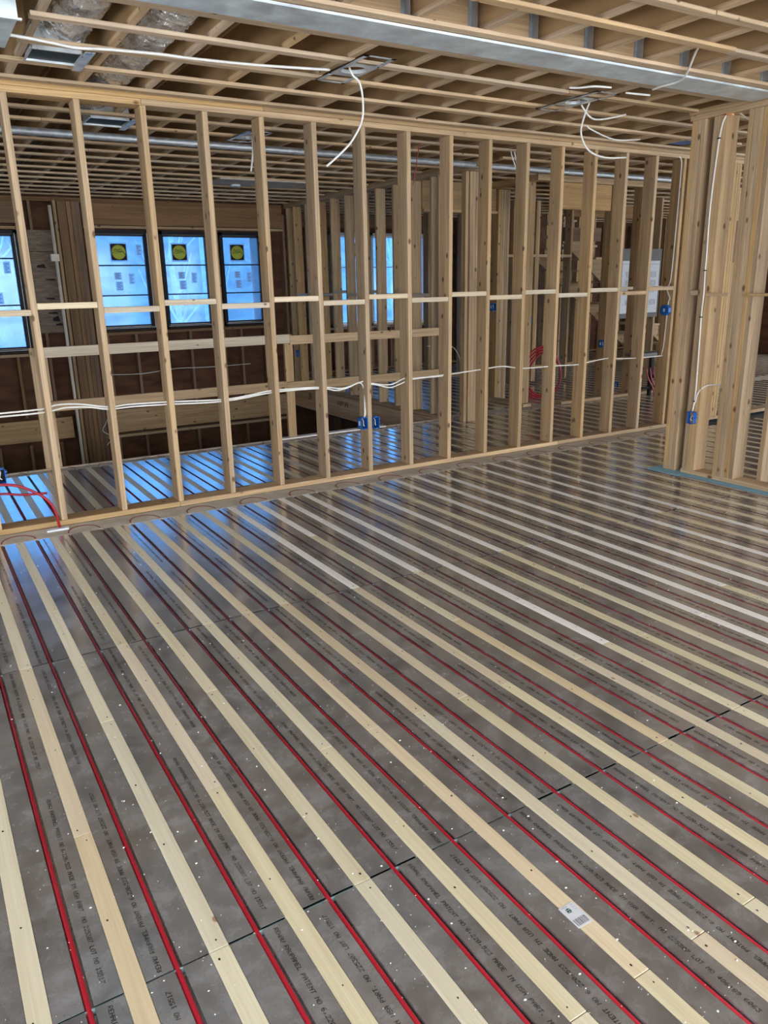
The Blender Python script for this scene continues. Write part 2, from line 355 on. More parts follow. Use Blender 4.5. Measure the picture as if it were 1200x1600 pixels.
# ------------------------------------------------------------------ floor
TS, T0 = 0.2051, 0.106       # spacing of the heating tubes, first tube
YS = [-0.34, 1.512, 3.372, 5.27]   # panel seams
XL, XR = -2.6, 15.5
fl = MB()
fl.box(XL, XR, -3.6, 7.44, -0.34, -0.0200)
fl.box(5.3, XR, 7.44, 13.0, -0.34, -0.0200)
floor = fl.build('floor', SUB, kind='structure')

def panel_mesh(L_):
    key = ('panel', round(L_, 3))
    if key in _cache: return _cache[key]
    m_ = MB(); half = 0.0765; g_ = 0.0105; z = 0.0; d = -0.0185; t = 0.0016
    prof = [(-half, z), (-g_, z), (-g_, d), (g_, d), (g_, z), (half, z), (half, z-t), (g_+t, z-t), (g_+t, d-t+.0008), (-g_-t, d-t+.0008), (-g_-t, z-t), (-half, z-t)]
    for (a, b) in zip(prof, prof[1:]+prof[:1]):
        m_.quad([(a[0], -L_/2, a[1]), (b[0], -L_/2, b[1]), (b[0], L_/2, b[1]), (a[0], L_/2, a[1])])
    for yy in (-L_/2, L_/2):
        m_.quad([(x, yy, zz) for x, zz in (prof[0], prof[1], prof[10], prof[11])]); m_.quad([(x, yy, zz) for x, zz in (prof[4], prof[5], prof[6], prof[7])])
    me = mesh_from('heat_panel', m_.v, m_.f, ALU); 
    bm = bmesh.new(); bm.from_mesh(me); bmesh.ops.recalc_face_normals(bm, faces=bm.faces); bm.to_mesh(me); bm.free()
    _cache[key] = me; return me

# 5x7 ink-jet lettering
FONT = {'C': '0E11101010110E', 'K': '11121418141211', 'A': '0E11111F111111', 'D': '1E11111111111E', 'E': '1F10101E10101F', 'H': '1111111F111111', 'I': '0E04040404040E', 'L': '1010101010101F', 'M': '111B1515111111', 'N': '11191513111111',
        'O': '0E11111111110E', 'P': '1E11111E101010', 'R': '1E11111E141211', 'S': '0F10100E01011E', 'T': '1F040404040404', 'U': '1111111111110E', 'V': '1111111111110A', 'W': '1111111515150A', 'B': '1E11111E11111E', 'G': '0E11101713110F',
        '0': '0E11131519110E', '1': '040C040404040E', '2': '0E11010204081F', '3': '1F02040201110E', '4': '02060A121F0202', '5': '1F101E0101110E', '6': '0608101E11110E', '7': '1F010204080808', '8': '0E11110E11110E', '9': '0E11110F01020C',
        '.': '0000000000000C', ',': '000000000C0408', '-': '0000001F000000', ' ': '00000000000000'}
def ink_mesh(key, text, length, height, mat=None):
    if key in _cache: return _cache[key]
    m_ = MB(); adv = length/len(text); px = adv/6.0; py = height/7.0
    for i, ch in enumerate(text):
        G = FONT[ch]
        for r in range(7):
            bits = int(G[2*r:2*r+2], 16); c = 0
            while c < 5:
                if bits >> (4-c) & 1:
                    e = c
                    while e < 5 and bits >> (4-e) & 1: e += 1
                    x0 = i*adv+c*px; x1 = i*adv+e*px-px*0.05; y0 = (6-r)*py-height/2; y1 = y0+py*0.9; sl = 0.18
                    m_.quad([(x0+sl*y0, y0, 0), (x1+sl*y0, y0, 0), (x1+sl*y1, y1, 0), (x0+sl*y1, y1, 0)]); c = e
                else: c += 1
    me = mesh_from('lettering', m_.v, m_.f, mat or INK); _cache[key] = me; return me
TXT = ['REHAU RAUPANEL PATENT NO 6,220,523 MADE IN USA PART. NO 225307 LOT NO 15517', 'REHAU RAUPANEL PATENT NO 6,220,523 MADE IN USA PART. NO 225307 LOT NO 486189 6063']

def put_text(parent, k, x, ys, even):
    o = bpy.data.objects.new('lettering', ink_mesh(('ink', k % 2), TXT[k % 2], 0.80, 0.0115))
    o.location = (x, ys, 0.0005); o.rotation_euler = (0, 0, -PI/2 if even else PI/2); link(o, parent)

rp = random.Random(11)
def add_panel(k, y0, y1, text=True):
    x = T0+TS*k; y0 += rp.uniform(0.003, 0.009); y1 -= rp.uniform(0.000, 0.004)
    o = bpy.data.objects.new('heat_panel', panel_mesh(round(y1-y0-.001, 3))); o.location = (x, (y0+y1)/2, 0.0); link(o, floor)
    if text and x < 6.5:
        ev = k % 2 == 0; dx = 0.041 if ev else -0.041
        s0 = (y1-0.012) if ev else (y0+0.010); st = -1 if ev else 1; n_ = 0
        if y0 > 1.4 and y1 < 3.5 and ev and k == 0: s0 = 2.355+1.0
        while abs(s0 + st*0.8 - (y0+y1)/2) < (y1-y0)/2 and n_ < 2:
            put_text(o, 0 if k < 5 else 1 if (k//2) % 2 else 0, x+dx, s0, ev); s0 += st*(0.99); n_ += 1

cols_near = range(-3, 27)
for k in cols_near:
    for a, b in zip(YS[:-1], YS[1:]):
        if k > 22 and a < 1: continue
        add_panel(k, a, b)
for k in range(27, 36):
    add_panel(k, 3.372, 5.27, False)
for k in range(0, 38): add_panel(k, 5.80, 7.28, False)
def far_boxes(mb, mbs, x0k, x1k, y0, y1):
    for k in range(x0k, x1k):
        x = T0+TS*k; mb.box(x-.0765, x-.0105, y0, y1, -.012, 0); mb.box(x+.0105, x+.0765, y0, y1, -.012, 0)
        mbs.box(x+.0775, x+.1275, y0, y1, -.012, .0006)
fa, fs, ft = MB(), MB(), MB()
far_boxes(fa, fs, 27, 74, -0.34, 3.36); far_boxes(fa, fs, 36, 74, 3.38, 5.27); far_boxes(fa, fs, 38, 74, 5.8, 7.28); far_boxes(fa, fs, 26, 74, 7.6, 12.6)
fa.build('heat_panel', ALU, floor, 'stuff'); fs.build('sleeper', SLEEP[2], floor, 'stuff')

# sleepers between the panels
hole = MB()
def add_sleeper(k, y0, y1, mat):
    x = T0+TS*k+TS/2
    box('sleeper', x-0.0249, x+0.0249, y0+0.001, y1-0.001, -0.0125, 0.0008, mat, floor, c=0.0012)
    if x < 5.5 and y1 < 5.3:
        for yy in (y0+.03, y1-.03, y0+(y1-y0)*.35+rp.uniform(-.1, .1), y0+(y1-y0)*.68+rp.uniform(-.1, .1)):
            if yy < .3: continue
            xx = x+rp.uniform(-.013, .013); r = rp.uniform(.0022, .0038)
            hole.quad([(xx+r*math.cos(a*PI/3)*.9, yy+r*math.sin(a*PI/3)*1.3, .0012) for a in range(6)])
white_cols = {8: (3.39, 5.26), 10: (3.40, 5.26), 9: (4.3, 5.26), 11: (2.17, 5.26), 14: (0.7, 3.39), 13: (3.39, 5.26), 15: (1.1, 4.0), 17: (1.3, 5.26), 19: (1.4, 4.9), 20: (3.4, 5.26), 16: (2.3, 5.26), 21: (2.0, 5.26)}
for k in range(-3, 27):
    seg = []; y = -0.34; j0 = [0.907, 2.13, 3.37, 4.6] if k % 2 == 0 else [0.30, 1.513, 2.74, 3.96]
    if k in (0,): j0 = [1.0, 2.129, 3.37, 4.6]
    if k in (5, 6, 7): j0 = [0.907, 2.145, 3.39, 4.7]
    for y1 in j0+[5.27]:
        a, b = y, y1; wc = white_cols.get(k)
        mat = SLEEP[rp.choice([0, 0, 1, 2])]
        if wc:
            if b > wc[0]+.02 and a < wc[1]-.02:
                if a < wc[0]-.02: add_sleeper(k, a, wc[0], mat); a = wc[0]
                mat = SLEEPW
        add_sleeper(k, a, b, mat); y = y1
for k in range(27, 36): add_sleeper(k, 3.372, 5.27, SLEEP[2])
for k in range(-1, 38): add_sleeper(k, 5.80, 7.28, SLEEP[2] if k % 3 else SLEEP[0])
hole.build('screw_holes', BLACKM, floor, 'stuff')
for ys in (1.512, 3.372): box('joint_glint', -0.6, 7.5, ys+.0004, ys+.0050, -.0195, -.0050, JOINT, floor, c=.0004)  # pale teal strip paints the bright glints along the panel seams

# plywood return boards where the tubes turn round, with their U-bends
def ret(x0, x1, y0, y1): return box('return_board', x0, x1, y0, y1, -0.013, 0.0, FLAT, floor, c=0.001)
xs = [XL, -0.2, 2.22, 4.66, 7.1]
for a, b in zip(xs[:-1], xs[1:]): ret(a, b-.003, 5.274, 5.496)
xs = [XL, 1.7, 4.14, 6.58, 9.0]
for a, b in zip(xs[:-1], xs[1:]): ret(a, b-.003, 5.646, 5.796)
xs = [XL, 0.9, 3.3, 5.3]
for a, b in zip(xs[:-1], xs[1:]): ret(a, b-.003, 7.284, 7.44)
ret(5.3, 6.9, 7.284, 7.596); ret(6.9, XR, 7.284, 7.596); ret(9.0, XR, 5.646, 5.796)
# tubes
tube_cache = {}
def straight_tube(k, y0, y1):
    key = (round(y1-y0, 3))
    if key not in tube_cache:
        m_ = MB(); L_ = y1-y0; m_.tube([(0, -L_/2, 0), (0, L_/2, 0)], 0.0076, 10)
        tube_cache[key] = mesh_from('heating_tube', m_.v, m_.f, DARKRED if y0 > 5 else RED, True)
    o = bpy.data.objects.new('heating_tube', tube_cache[key]); o.location = (T0+TS*k-0.0018, (y0+y1)/2, -0.0100); link(o, floor)
for k in range(-3, 36): straight_tube(k, -0.34, 5.29)
for k in range(0, 38): straight_tube(k, 5.77, 7.30)
far_t = MB()
for k in range(36, 74): far_t.tube([(T0+TS*k, -.34, -.010), (T0+TS*k, 5.29, -.010)], .0076, 5)
for k in range(26, 74): far_t.tube([(T0+TS*k, 7.6, -.010), (T0+TS*k, 12.6, -.010)], .0076, 5)
far_t.build('heating_tube', RED, floor, 'stuff')
def ubend(k, y, sgn, mat=DARKRED):
    key = ('ub', sgn, mat.name)
    if key not in _cache:
        m_ = MB(); P_ = []
        for a in range(0, 13):
            th = PI*a/12; P_.append((-math.cos(th)*TS/2, sgn*(0.01+math.sin(th)*0.125), 0))
        m_.tube(P_, 0.0050, 6); _cache[key] = mesh_from('tube_bend', m_.v, m_.f, mat, True)
    o = bpy.data.objects.new('tube_bend', _cache[key]); o.location = (T0+TS*(k+.5), y, -0.0012); link(o, floor)
for k in range(-3, 35, 2): ubend(k, 5.29, 1)
for k in range(0, 36, 2): ubend(k, 7.29, 1)
for k in range(1, 36, 2): ubend(k, 5.79, -1)
# edge of the floor along the stair opening
box('edge_board', XL, 5.28, 7.402, 7.45, -0.30, 0.004, PALE, floor)
box('edge_strip', 3.15, 4.5, 7.36, 7.45, 0.005, 0.02, SLEEPW, floor)

# white chips and sawdust scattered over the floor
dm = MB(); rd = random.Random(5)
for i in range(1500):
    y = 0.75+rd.random()**1.5*4.4; x = -0.2+rd.random()*(1.6+y*1.1)
    if rd.random() < .35: x = -0.2 + rd.random()*1.6
    s = rd.choice([.0012]*7+[.002]*2+[.0032]); a = rd.uniform(0, PI)
    pts = [(x+s*math.cos(a+q*PI/2.5)*(1.5 if q % 2 else .9), y+s*math.sin(a+q*PI/2.5), .0012) for q in range(5)]
    b0 = len(dm.v); dm.v += pts+[(x, y, .0012+s*.8)]; dm.m += [0]*5
    for q in range(5): dm.f.append([b0+q, b0+(q+1) % 5, b0+5])
o = dm.build('wood_chips', DUST, kind='stuff'); tag(o, 'tiny white chips and sawdust scattered over the metal floor plates', 'debris')

# paper lumber tag stapled to a sleeper
lt = thing('lumber_tag', 'small white barcode tag with a dark green emblem stuck on a pale floor strip', 'tag', (1.229, 1.118, 0.001))
o = box('paper', 1.2042, 1.2538, 1.081, 1.155, 0.0010, 0.0014, PAPER, lt, c=0.0001)
bm_ = MB(); xv = 1.2095
for wv in (.0016, .0008, .0022, .0016, .0010, .0026, .0012, .0018, .0008, .0016, .0022):
    bm_.quad([(xv, 1.0865, .00155), (xv+wv, 1.0865, .00155), (xv+wv, 1.108, .00155), (xv, 1.108, .00155)]); xv += wv+.0020
bm_.build('barcode', INK, lt, origin=(1.22, 1.11, .0015))
em = MB(); cx0, cy0 = 1.2235, 1.1365
em.quad([(cx0-.007, cy0-.006, .00155), (cx0+.004, cy0-.008, .00155), (cx0+.007, cy0-.002, .00155), (cx0+.0065, cy0+.005, .00155), (cx0+.001, cy0+.0085, .00155), (cx0-.006, cy0+.006, .00155)])
em.build('emblem', GREEN, lt, origin=(cx0, cy0, .0015))
sy_ = MB()
sy_.quad([(cx0-.004, cy0+.001, .0017), (cx0-.002, cy0+.001, .0017), (cx0-.002, cy0+.005, .0017), (cx0-.004, cy0+.005, .0017)])
sy_.quad([(cx0-.004, cy0-.005, .0017), (cx0+.003, cy0-.005, .0017), (cx0+.003, cy0-.0035, .0017), (cx0-.004, cy0-.0035, .0017)])
sy_.quad([(cx0+.001, cy0+.001, .0017), (cx0+.003, cy0-.001, .0017), (cx0+.0045, cy0+.003, .0017), (cx0+.002, cy0+.005, .0017)])
sy_.build('emblem_detail', PAPER, lt, origin=(cx0, cy0, .0017))
tp = bpy.data.objects.new('print', ink_mesh('tagtext', '5.5 I', 0.02, .006, GREYL)); tp.location = (1.243, 1.150, .0016); tp.rotation_euler = (0, 0, -PI/2); link(tp, lt)
tp = bpy.data.objects.new('print', ink_mesh('tagtext2', 'SPRUCE', 0.02, .003, INK)); tp.location = (1.210, 1.150, .0016); tp.rotation_euler = (0, 0, -PI/2*0); link(tp, lt)

# ------------------------------------------------------------------ ceiling
CZ = 2.781
ce = MB(); ce.box(XL, XR, -3.6, 13.1, CZ+.30, CZ+.32)
ceiling = ce.build('ceiling', DECK, kind='structure')
jcache = {}
def joist(x, y0, y1):
    L_ = round(y1-y0, 3)
    if L_ not in jcache:
        m_ = MB(); m_.box(-.018, .018, -L_/2, L_/2, 0, .022, 0); m_.box(-.005, .005, -L_/2, L_/2, .022, .262, 1); m_.box(-.018, .018, -L_/2, L_/2, .262, .2985, 0)
        me = mesh_from('joist', m_.v, m_.f, [STRAP[1], WEB], fm=m_.m); bm = bmesh.new(); bm.from_mesh(me); bmesh.ops.recalc_face_normals(bm, faces=bm.faces); bm.to_mesh(me); bm.free(); jcache[L_] = me
    o = bpy.data.objects.new('joist', jcache[L_]); o.location = (x, (y0+y1)/2, CZ); link(o, ceiling)
jx_near = [2.745+.405*k for k in range(-12, 31)]; jx_far = [1.575+.403*k for k in range(-9, 34)]
for x in jx_near: joist(x, -3.5, 3.535)
for x in jx_far: joist(x, 3.79, 11.74 if x < 5.4 else 13.0)
# strapping across the joists, in board lengths
rs = random.Random(21)
SLACK = .0005
def strap_run(y, xa, xb, wdt=.062):
    x = xa+rs.uniform(-2.5, 0); 
    while x < xb:
        L_ = rs.choice([2.44, 3.05, 4.88]); a, b = max(x, xa), min(x+L_, xb)
        if b-a > .1:
            a, b = round(a, 2), round(b, 2)
            o = box('strap', a, b-.002, y-wdt/2, y+wdt/2, CZ-.0195-SLACK, CZ-SLACK, STRAP, ceiling, rot=(0, 0, rs.uniform(-.0025, .0025)))
        x += L_
for y in [-2.9, -2.1, -1.3, -.5, 0.3, 0.75, 1.15, 1.55, 1.95, 2.34, 2.735, 3.08, 3.475]: strap_run(y, XL, XR)
for y in [3.83, 4.22, 4.62, 5.02, 5.415]: strap_run(y, XL if y > 4.8 or y < 4 else .72, 7.05)
for y in [3.83, 4.62, 5.415]: strap_run(y, 7.05, XR)
y = 5.80
while y < 11.6:
    strap_run(y, XL, 5.33); y += .4035
y = 5.80
while y < 12.7:
    strap_run(y, 5.46, XR); y += .4035
# steel beam with a timber filler and joist hangers
sb = MB(); sb.box(XL, 5.36, 3.51, 3.745, CZ-.034, CZ-.022); sb.box(XL, 5.36, 3.62, 3.63, CZ-.022, CZ+.285); sb.box(XL, 5.36, 3.51, 3.745, CZ+.285, CZ+.297)
sb.build('steel_beam', GALV, ceiling)
box('beam_filler', XL, XR, 3.54, 3.618, CZ-.021, CZ+.284, LVL, ceiling)
box('beam_filler', XL, XR, 3.632, 3.72, CZ-.021, CZ+.284, BROWNL, ceiling)
hm = MB(); hm.box(-.052, -.031, -.003, 0, 0, .21); hm.box(.031, .052, -.003, 0, 0, .21); hm.box(-.033, -.0305, -.05, 0, -.002, .20); hm.box(.0305, .033, -.05, 0, -.002, .20); hm.box(-.033, .033, -.05, 0, -.0022, -.0005)
for q in range(6): hm.box(-.045, -.038, -.0045, -.003, .02+q*.03, .028+q*.03)
hme = mesh_from('joist_hanger', hm.v, hm.f, HANG)
for x in jx_near:
    if x > .5: o = bpy.data.objects.new('joist_hanger', hme); o.location = (x, 3.539, CZ); link(o, ceiling)
cm = MB(); cm.box(-.034, .034, 0, .055, -.0025, -.0005); cm.box(-.034, -.032, 0, .055, 0, .12); cm.box(.032, .034, 0, .055, 0, .12)
cme = mesh_from('hanger_clip', cm.v, cm.f, SHINY)
for x in jx_far:
    if x > -.5: o = bpy.data.objects.new('hanger_clip', cme); o.location = (x, 3.748, CZ); link(o, ceiling)
pb = MB(); pb.tube([(XL, 6.82, 2.722), (9.5, 6.82, 2.722)], .028, 16); tag(pb.build('steel_pipe', HANG, smooth=True, origin=(3, 6.82, 2.722)), 'long shiny galvanised pipe under the ceiling strapping behind the stud wall', 'pipe')

# ------------------------------------------------------------------ stud walls
WT = 2.705
def stud(parent, x0, x1, y0, y1, z0=.04, z1=WT, mat=STUD, name='stud', j=0.0):
    return box(name, x0, x1, y0, y1, z0, z1, mat, parent, rot=(random.uniform(-.0015, .0015), random.uniform(-.0015, .0015), 0) if j == 0 else None)
# middle wall, across the picture
wm = setting('wall_middle', (0, 5.57, 0)); SX, SS = .716, .4118
YA, YB = 5.50, 5.64
plate_x = [-2.6, 1.55, 5.36, 9.2]
for a, b in zip(plate_x[:-1], plate_x[1:]):
    box('bottom_plate', a, b-.002, YA, YB, 0.001, .039, STUD, wm); box('top_plate', a, b-.002, YA, YB, WT+.001, WT+.038, STUD, wm)
for a, b in ((-2.6, 2.4), (2.4, 6.4), (6.4, 9.2)): box('top_plate', a, b-.002, YA-.004, YB, WT+.039, WT+.0755, LVL if a < 6 else STUD, wm)
studs = [SX+SS*i for i in range(-8, 16)]
for x in studs: stud(wm, x, x+.038, YA, YB)
for x in (7.02, 7.10, 7.52, 7.66, 7.70, 7.742, 7.784, 8.2): stud(wm, x, x+.038, YA, YB)
for i in range(-3, 15):
    z = 1.432 if (i % 2) else 1.469
    if i in (0, 2, 4, 6): z = 1.469
    a = SX+SS*i+.039; box('blocking', a, a+SS-.040, YA+.001, YA+.089, z-.019+.0, z+.019, PALE if i < 13 else STUD, wm)
box('sheathing_patch', 7.80, 8.19, 5.56, 5.575, 1.72, 2.15, BROWNL, wm)
# right wall, running towards the camera
wr = setting('wall_right', (5.44, 3.5, 0)); RX0, RX1 = 5.37, 5.51
box('bottom_plate', RX0, RX1, 1.2, 4.06, .006, .040, STUD, wr); box('top_plate', RX0-.003, RX1, .8, 4.26, WT+.001, WT+.038, STUD, wr); box('top_plate', RX0-.006, RX1, .8, 4.27, WT+.039, WT+.0755, STUD, wr)
box('membrane', RX0-.075, RX0+.02, 2.2, 4.30, .0015, .0045, BLUEF, wr); box('membrane', RX0-.11, RX0+.16, 4.0, 4.32, .0010, .0050, BLUEF, wr)
for y in (4.121, 4.161, 4.201): stud(wr, RX0, RX1, y, y+.038, z0=.006)
for y in (3.936, 3.975, 4.014): stud(wr, RX0 if y < 4 else RX0+.004, RX1, y, y+.038, z0=.041)
stud(wr, 5.53, 5.568, 4.0, 4.09, z0=.01); stud(wr, 5.515, 5.655, 3.43, 3.468, z0=.01)
for y in (3.575, 3.613, 3.651, 3.689, 3.727): stud(wr, RX0+random.uniform(-.002, .003), RX1, y, y+.037, z0=.041)
for y in (3.15, 2.74, 2.33, 1.92, 1.5): stud(wr, RX0, RX1, y, y+.038, z0=.041)
box('blocking', RX0-.002, RX0+.087, 4.053, 4.120, 1.435, 1.472, STUD, wr); box('blocking', RX0-.038, RX0-.001, 3.76, 4.0, 1.43, 1.452, STUD, wr); box('blocking', RX0-.038, RX0-.001, 3.2, 3.60, 1.43, 1.452, STUD, wr)
# wall along the stair opening
ws = setting('wall_stair', (5.37, 9.5, 0)); SX0, SX1 = 5.302, 5.44
box('bottom_plate', SX0, SX1, 7.46, 11.6, .001, .039, STUD, ws); box('top_plate', SX0, SX1, 6.75, 11.6, WT+.001, WT+.038, STRAP, ws); box('top_plate', SX0, SX1, 6.75, 11.6, WT+.039, WT+.0755, STUD, ws)
for k in range(10): y = 7.605+.405*k; stud(ws, SX0, SX1, y, y+.038)
stud(ws, SX0, SX1, 7.462, 7.50); stud(ws, SX0, SX1, 11.48, 11.52)
box('rim_beam', 5.255, 5.299, 7.46, 11.6, -.305, -.001, RIM, ws)
for (yy, txt, ln, hh) in ((9.95, 'APA', .34, .075), (10.9, 'B', .12, .09)):
    o = bpy.data.objects.new('lettering', ink_mesh('rim'+txt, txt, ln, hh)); o.rotation_euler = (PI/2, 0, -PI/2); o.location = (5.2535, yy, -.10); link(o, ws)
for i in range(10):
    a = 7.605+.405*i+.039
    if i < 9: box('blocking', SX0+.001, SX0+.089, a, a+.365, 1.41+(.04 if i % 2 else 0), 1.447+(.04 if i % 2 else 0), PALE, ws)
# built-up corner post where it starts
for q in range(5): x = 5.452+q*.0385; stud(ws, x, x+.0375, 7.09, 7.23, z0=.001, name='post_ply')
for q in range(2): stud(ws, 5.40, 5.44, 7.10+q*.0405, 7.14+q*.0405, z0=.001, name='post_ply')
# opening header and closet walls behind
wb = setting('wall_back_rooms', (7.5, 8, 0))
box('header_beam', 5.66, 6.82, 8.32, 8.40, 2.44, 2.765, LVL, wb); box('header_trim', 5.66, 6.82, 8.28, 8.44, 2.405, 2.438, STRAP, wb)
for q in range(5): x = 6.84+q*.0385; stud(wb, x, x+.0375, 8.29, 8.43, z0=.001, name='post_ply')
box('bottom_plate', 6.66, 6.80, 7.50, 8.28, .001, .039, STUD, wb)
for yv in (7.55, 7.70): stud(wb, 6.66, 6.80, yv, yv+.038)
box('bottom_plate', 7.2, 11.2, 7.36, 7.498, .001, .039, STUD, wb); box('top_plate', 6.66, 11.2, 7.36, 7.498, WT, WT+.07, STUD, wb)
box('top_plate', 6.66, 6.80, 7.50, 8.28, WT, WT+.07, STUD, wb)
for xv in (7.93, 7.975, 8.02, 8.46, 9.2, 9.6, 10.0, 10.4, 10.44, 10.48, 10.9): stud(wb, xv, xv+.038, 7.36, 7.498)
box('header_beam', 7.0, 7.92, 7.38, 7.46, 2.40, 2.70, LVL, wb)
box('sheathing_patch', 7.35, 8.6, 9.30, 9.33, 1.95, 2.5, SHEATH, wb)
box('header_trim', 7.3, 9.1, 9.22, 9.36, 1.91, 1.948, STRAP, wb)
for xv in (7.3, 7.9, 8.34, 8.38, 9.06, 9.5): stud(wb, xv, xv+.038, 9.22, 9.36)
for xv in (7.6, 8.3, 9.0, 9.4, 9.8, 10.2, 10.6, 11.0, 11.4, 12.2, 12.9, 13.4): stud(wb, xv, xv+.038, 11.0, 11.14)
box('bottom_plate', 7.3, 14, 11.0, 11.14, .001, .039, STUD, wb)
for yv in (8.3, 8.7, 9.1, 9.5, 9.9, 10.3): stud(wb, 12.6, 12.74, yv, yv+.038)
for xv in (12.1, 12.14, 12.18, 12.5, 13.1): stud(wb, xv, xv+.038, 7.36, 7.498)
for i, xv in enumerate((8.5, 8.9, 9.24)): box('blocking', 8.06+i*.4, 8.42+i*.4, 7.37, 7.46, 1.43, 1.466, PALE, wb)

# ------------------------------------------------------------------ outer walls
YW = 11.66
wf = setting('wall_far', (2, 11.7, 0))
def hole_wall(mb, x0, x1, z0, z1, holes, y0, y1):
    """sheathing in vertical strips round the window holes"""
    xs_ = sorted({x0, x1, *[h_[0] for h_ in holes], *[h_[1] for h_ in holes]})
    for a, b in zip(xs_[:-1], xs_[1:]):
        hh = [h_ for h_ in holes if h_[0] <= a+1e-6 and h_[1] >= b-1e-6]
        if hh: mb.box(a, b, y0, y1, z0, hh[0][2]); mb.box(a, b, y0, y1, hh[0][3], z1)
        else: mb.box(a, b, y0, y1, z0, z1)
WN = [(0.62, 1.47, .76, 2.33), (2.40, 3.20, .99, 2.35), (3.345, 4.10, .99, 2.35), (4.245, 4.95, .99, 2.35)]
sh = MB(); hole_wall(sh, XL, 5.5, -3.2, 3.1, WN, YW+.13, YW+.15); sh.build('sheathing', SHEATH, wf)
for k in range(20):
    x = -2.4+.405*k
    if x > 5.3: break
    inw = [w_ for w_ in WN if w_[0]-.05 < x < w_[1]+.02]
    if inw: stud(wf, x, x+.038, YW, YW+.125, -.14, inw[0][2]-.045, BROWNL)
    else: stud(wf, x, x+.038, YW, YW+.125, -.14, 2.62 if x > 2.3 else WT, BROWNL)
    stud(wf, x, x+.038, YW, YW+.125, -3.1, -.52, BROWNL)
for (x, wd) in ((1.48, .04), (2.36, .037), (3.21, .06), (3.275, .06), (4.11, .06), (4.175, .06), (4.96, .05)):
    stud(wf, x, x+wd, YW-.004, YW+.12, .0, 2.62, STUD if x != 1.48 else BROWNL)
box('header_beam', 2.32, 5.29, YW-.01, YW+.08, 2.42, 2.70, BROWNL, wf); box('header_trim', 2.32, 5.29, YW-.03, YW+.10, 2.375, 2.41, STUD, wf)
box('header_beam', .3, 1.55, YW-.01, YW+.08, 2.42, 2.70, BROWNL, wf); box('header_trim', .3, 1.55, YW-.03, YW+.10, 2.345, 2.38, STUD, wf)
box('top_plate', XL, 5.29, YW-.02, YW+.12, 2.70, 2.755, BROWNL, wf)
box('sill_plate', 2.36, 5.05, YW-.02, YW+.12, .93, .97, BROWNL, wf); box('sill_plate', .3, 1.52, YW-.02, YW+.12, .70, .74, STUD, wf)
box('rim_beam', 2.45, 5.25, YW-.045, YW-.006, -.47, -.14, STUD, wf); box('rim_beam', XL, 1.85, YW-.045, YW-.006, -.47, -.17, STUD, wf)
box('sill_plate', 2.0, 5.25, YW-.04, YW+.1, -.55, -.51, STUD, wf)
for x in (1.99, 2.05, 2.11, 2.17, 2.23): stud(wf, x, x+.056, YW-.14, YW+.0-.008, -3.1, 2.70, BROWNL, name='post_ply')
stud(wf, 1.93, 1.968, YW-.20, YW-.05, -3.1, 2.70, STUD)
box('sheathing_patch', 1.60, 1.92, YW-.012, YW-.004, 2.07, 2.34, OSBP, wf); box('sheathing_patch', 1.60, 1.92, YW-.014, YW-.005, 1.0, 2.06, OSBP, wf)
mk = MB()
for (u, v, ww, hh) in ((1.66, 1.86, .12, .05), (1.75, 1.70, .14, .015), (1.72, 1.45, .13, .02), (1.72, 1.26, .14, .02), (1.77, 1.16, .1, .07), (1.80, 1.10, .1, .03)): mk.prism([(u, v), (u+ww, v-.01), (u+ww*.8, v+hh), (u+.01, v+hh*.6)], 1, YW-.0165, YW-.0145)
for v_ in mk.v: pass
mk.build('tar_mark', BLACKM, wf)

def sticker(parent, x, y, z, s, label='sticker'):
    """square label: black field, white rim, yellow disc with a dark scribble"""
    r = MB(); r.box(x-s*.56, x+s*.56, y-.0012, y-.0008, z-s*.62, z+s*.60); q = r.build('sticker', LABEL, parent, origin=(x, y, z))
    b2 = MB()
    for i in range(32):
        a0, a1 = 2*PI*i/32, 2*PI*(i+1)/32; q4 = []
        for a in (a0, a1):
            c, s_ = math.cos(a), math.sin(a); k = min(s*.5/max(abs(c), 1e-6), s*.52/max(abs(s_), 1e-6)); q4.append(((c*s*.44, s_*s*.44), (c*k, s_*k)))
        b2.quad([(x+u, y-.0018, z+v) for u, v in (q4[0][0], q4[0][1], q4[1][1], q4[1][0])])
    b2.build('sticker_field', BLACKM, q, origin=(x, y, z))
    d = MB(); d.quad([(x+math.cos(a*PI/16)*s*.46, y-.0022, z+math.sin(a*PI/16)*s*.46) for a in range(32)]); d.build('sticker_disc', YELB, q, origin=(x, y, z))
    e = MB()
    P_ = [(-.42, -.03), (-.1, -.05), (.12, -.02), (.22, .1), (.1, .2), (-.05, .12), (-.22, .2), (-.3, .08), (.05, .05), (.3, .02), (.4, -.16)]
    e.tube([(x+a*s, y-.0026, z+b*s) for a, b in P_], .0035, 4); e.build('sticker_script', BLACKM, q, origin=(x, y, z))

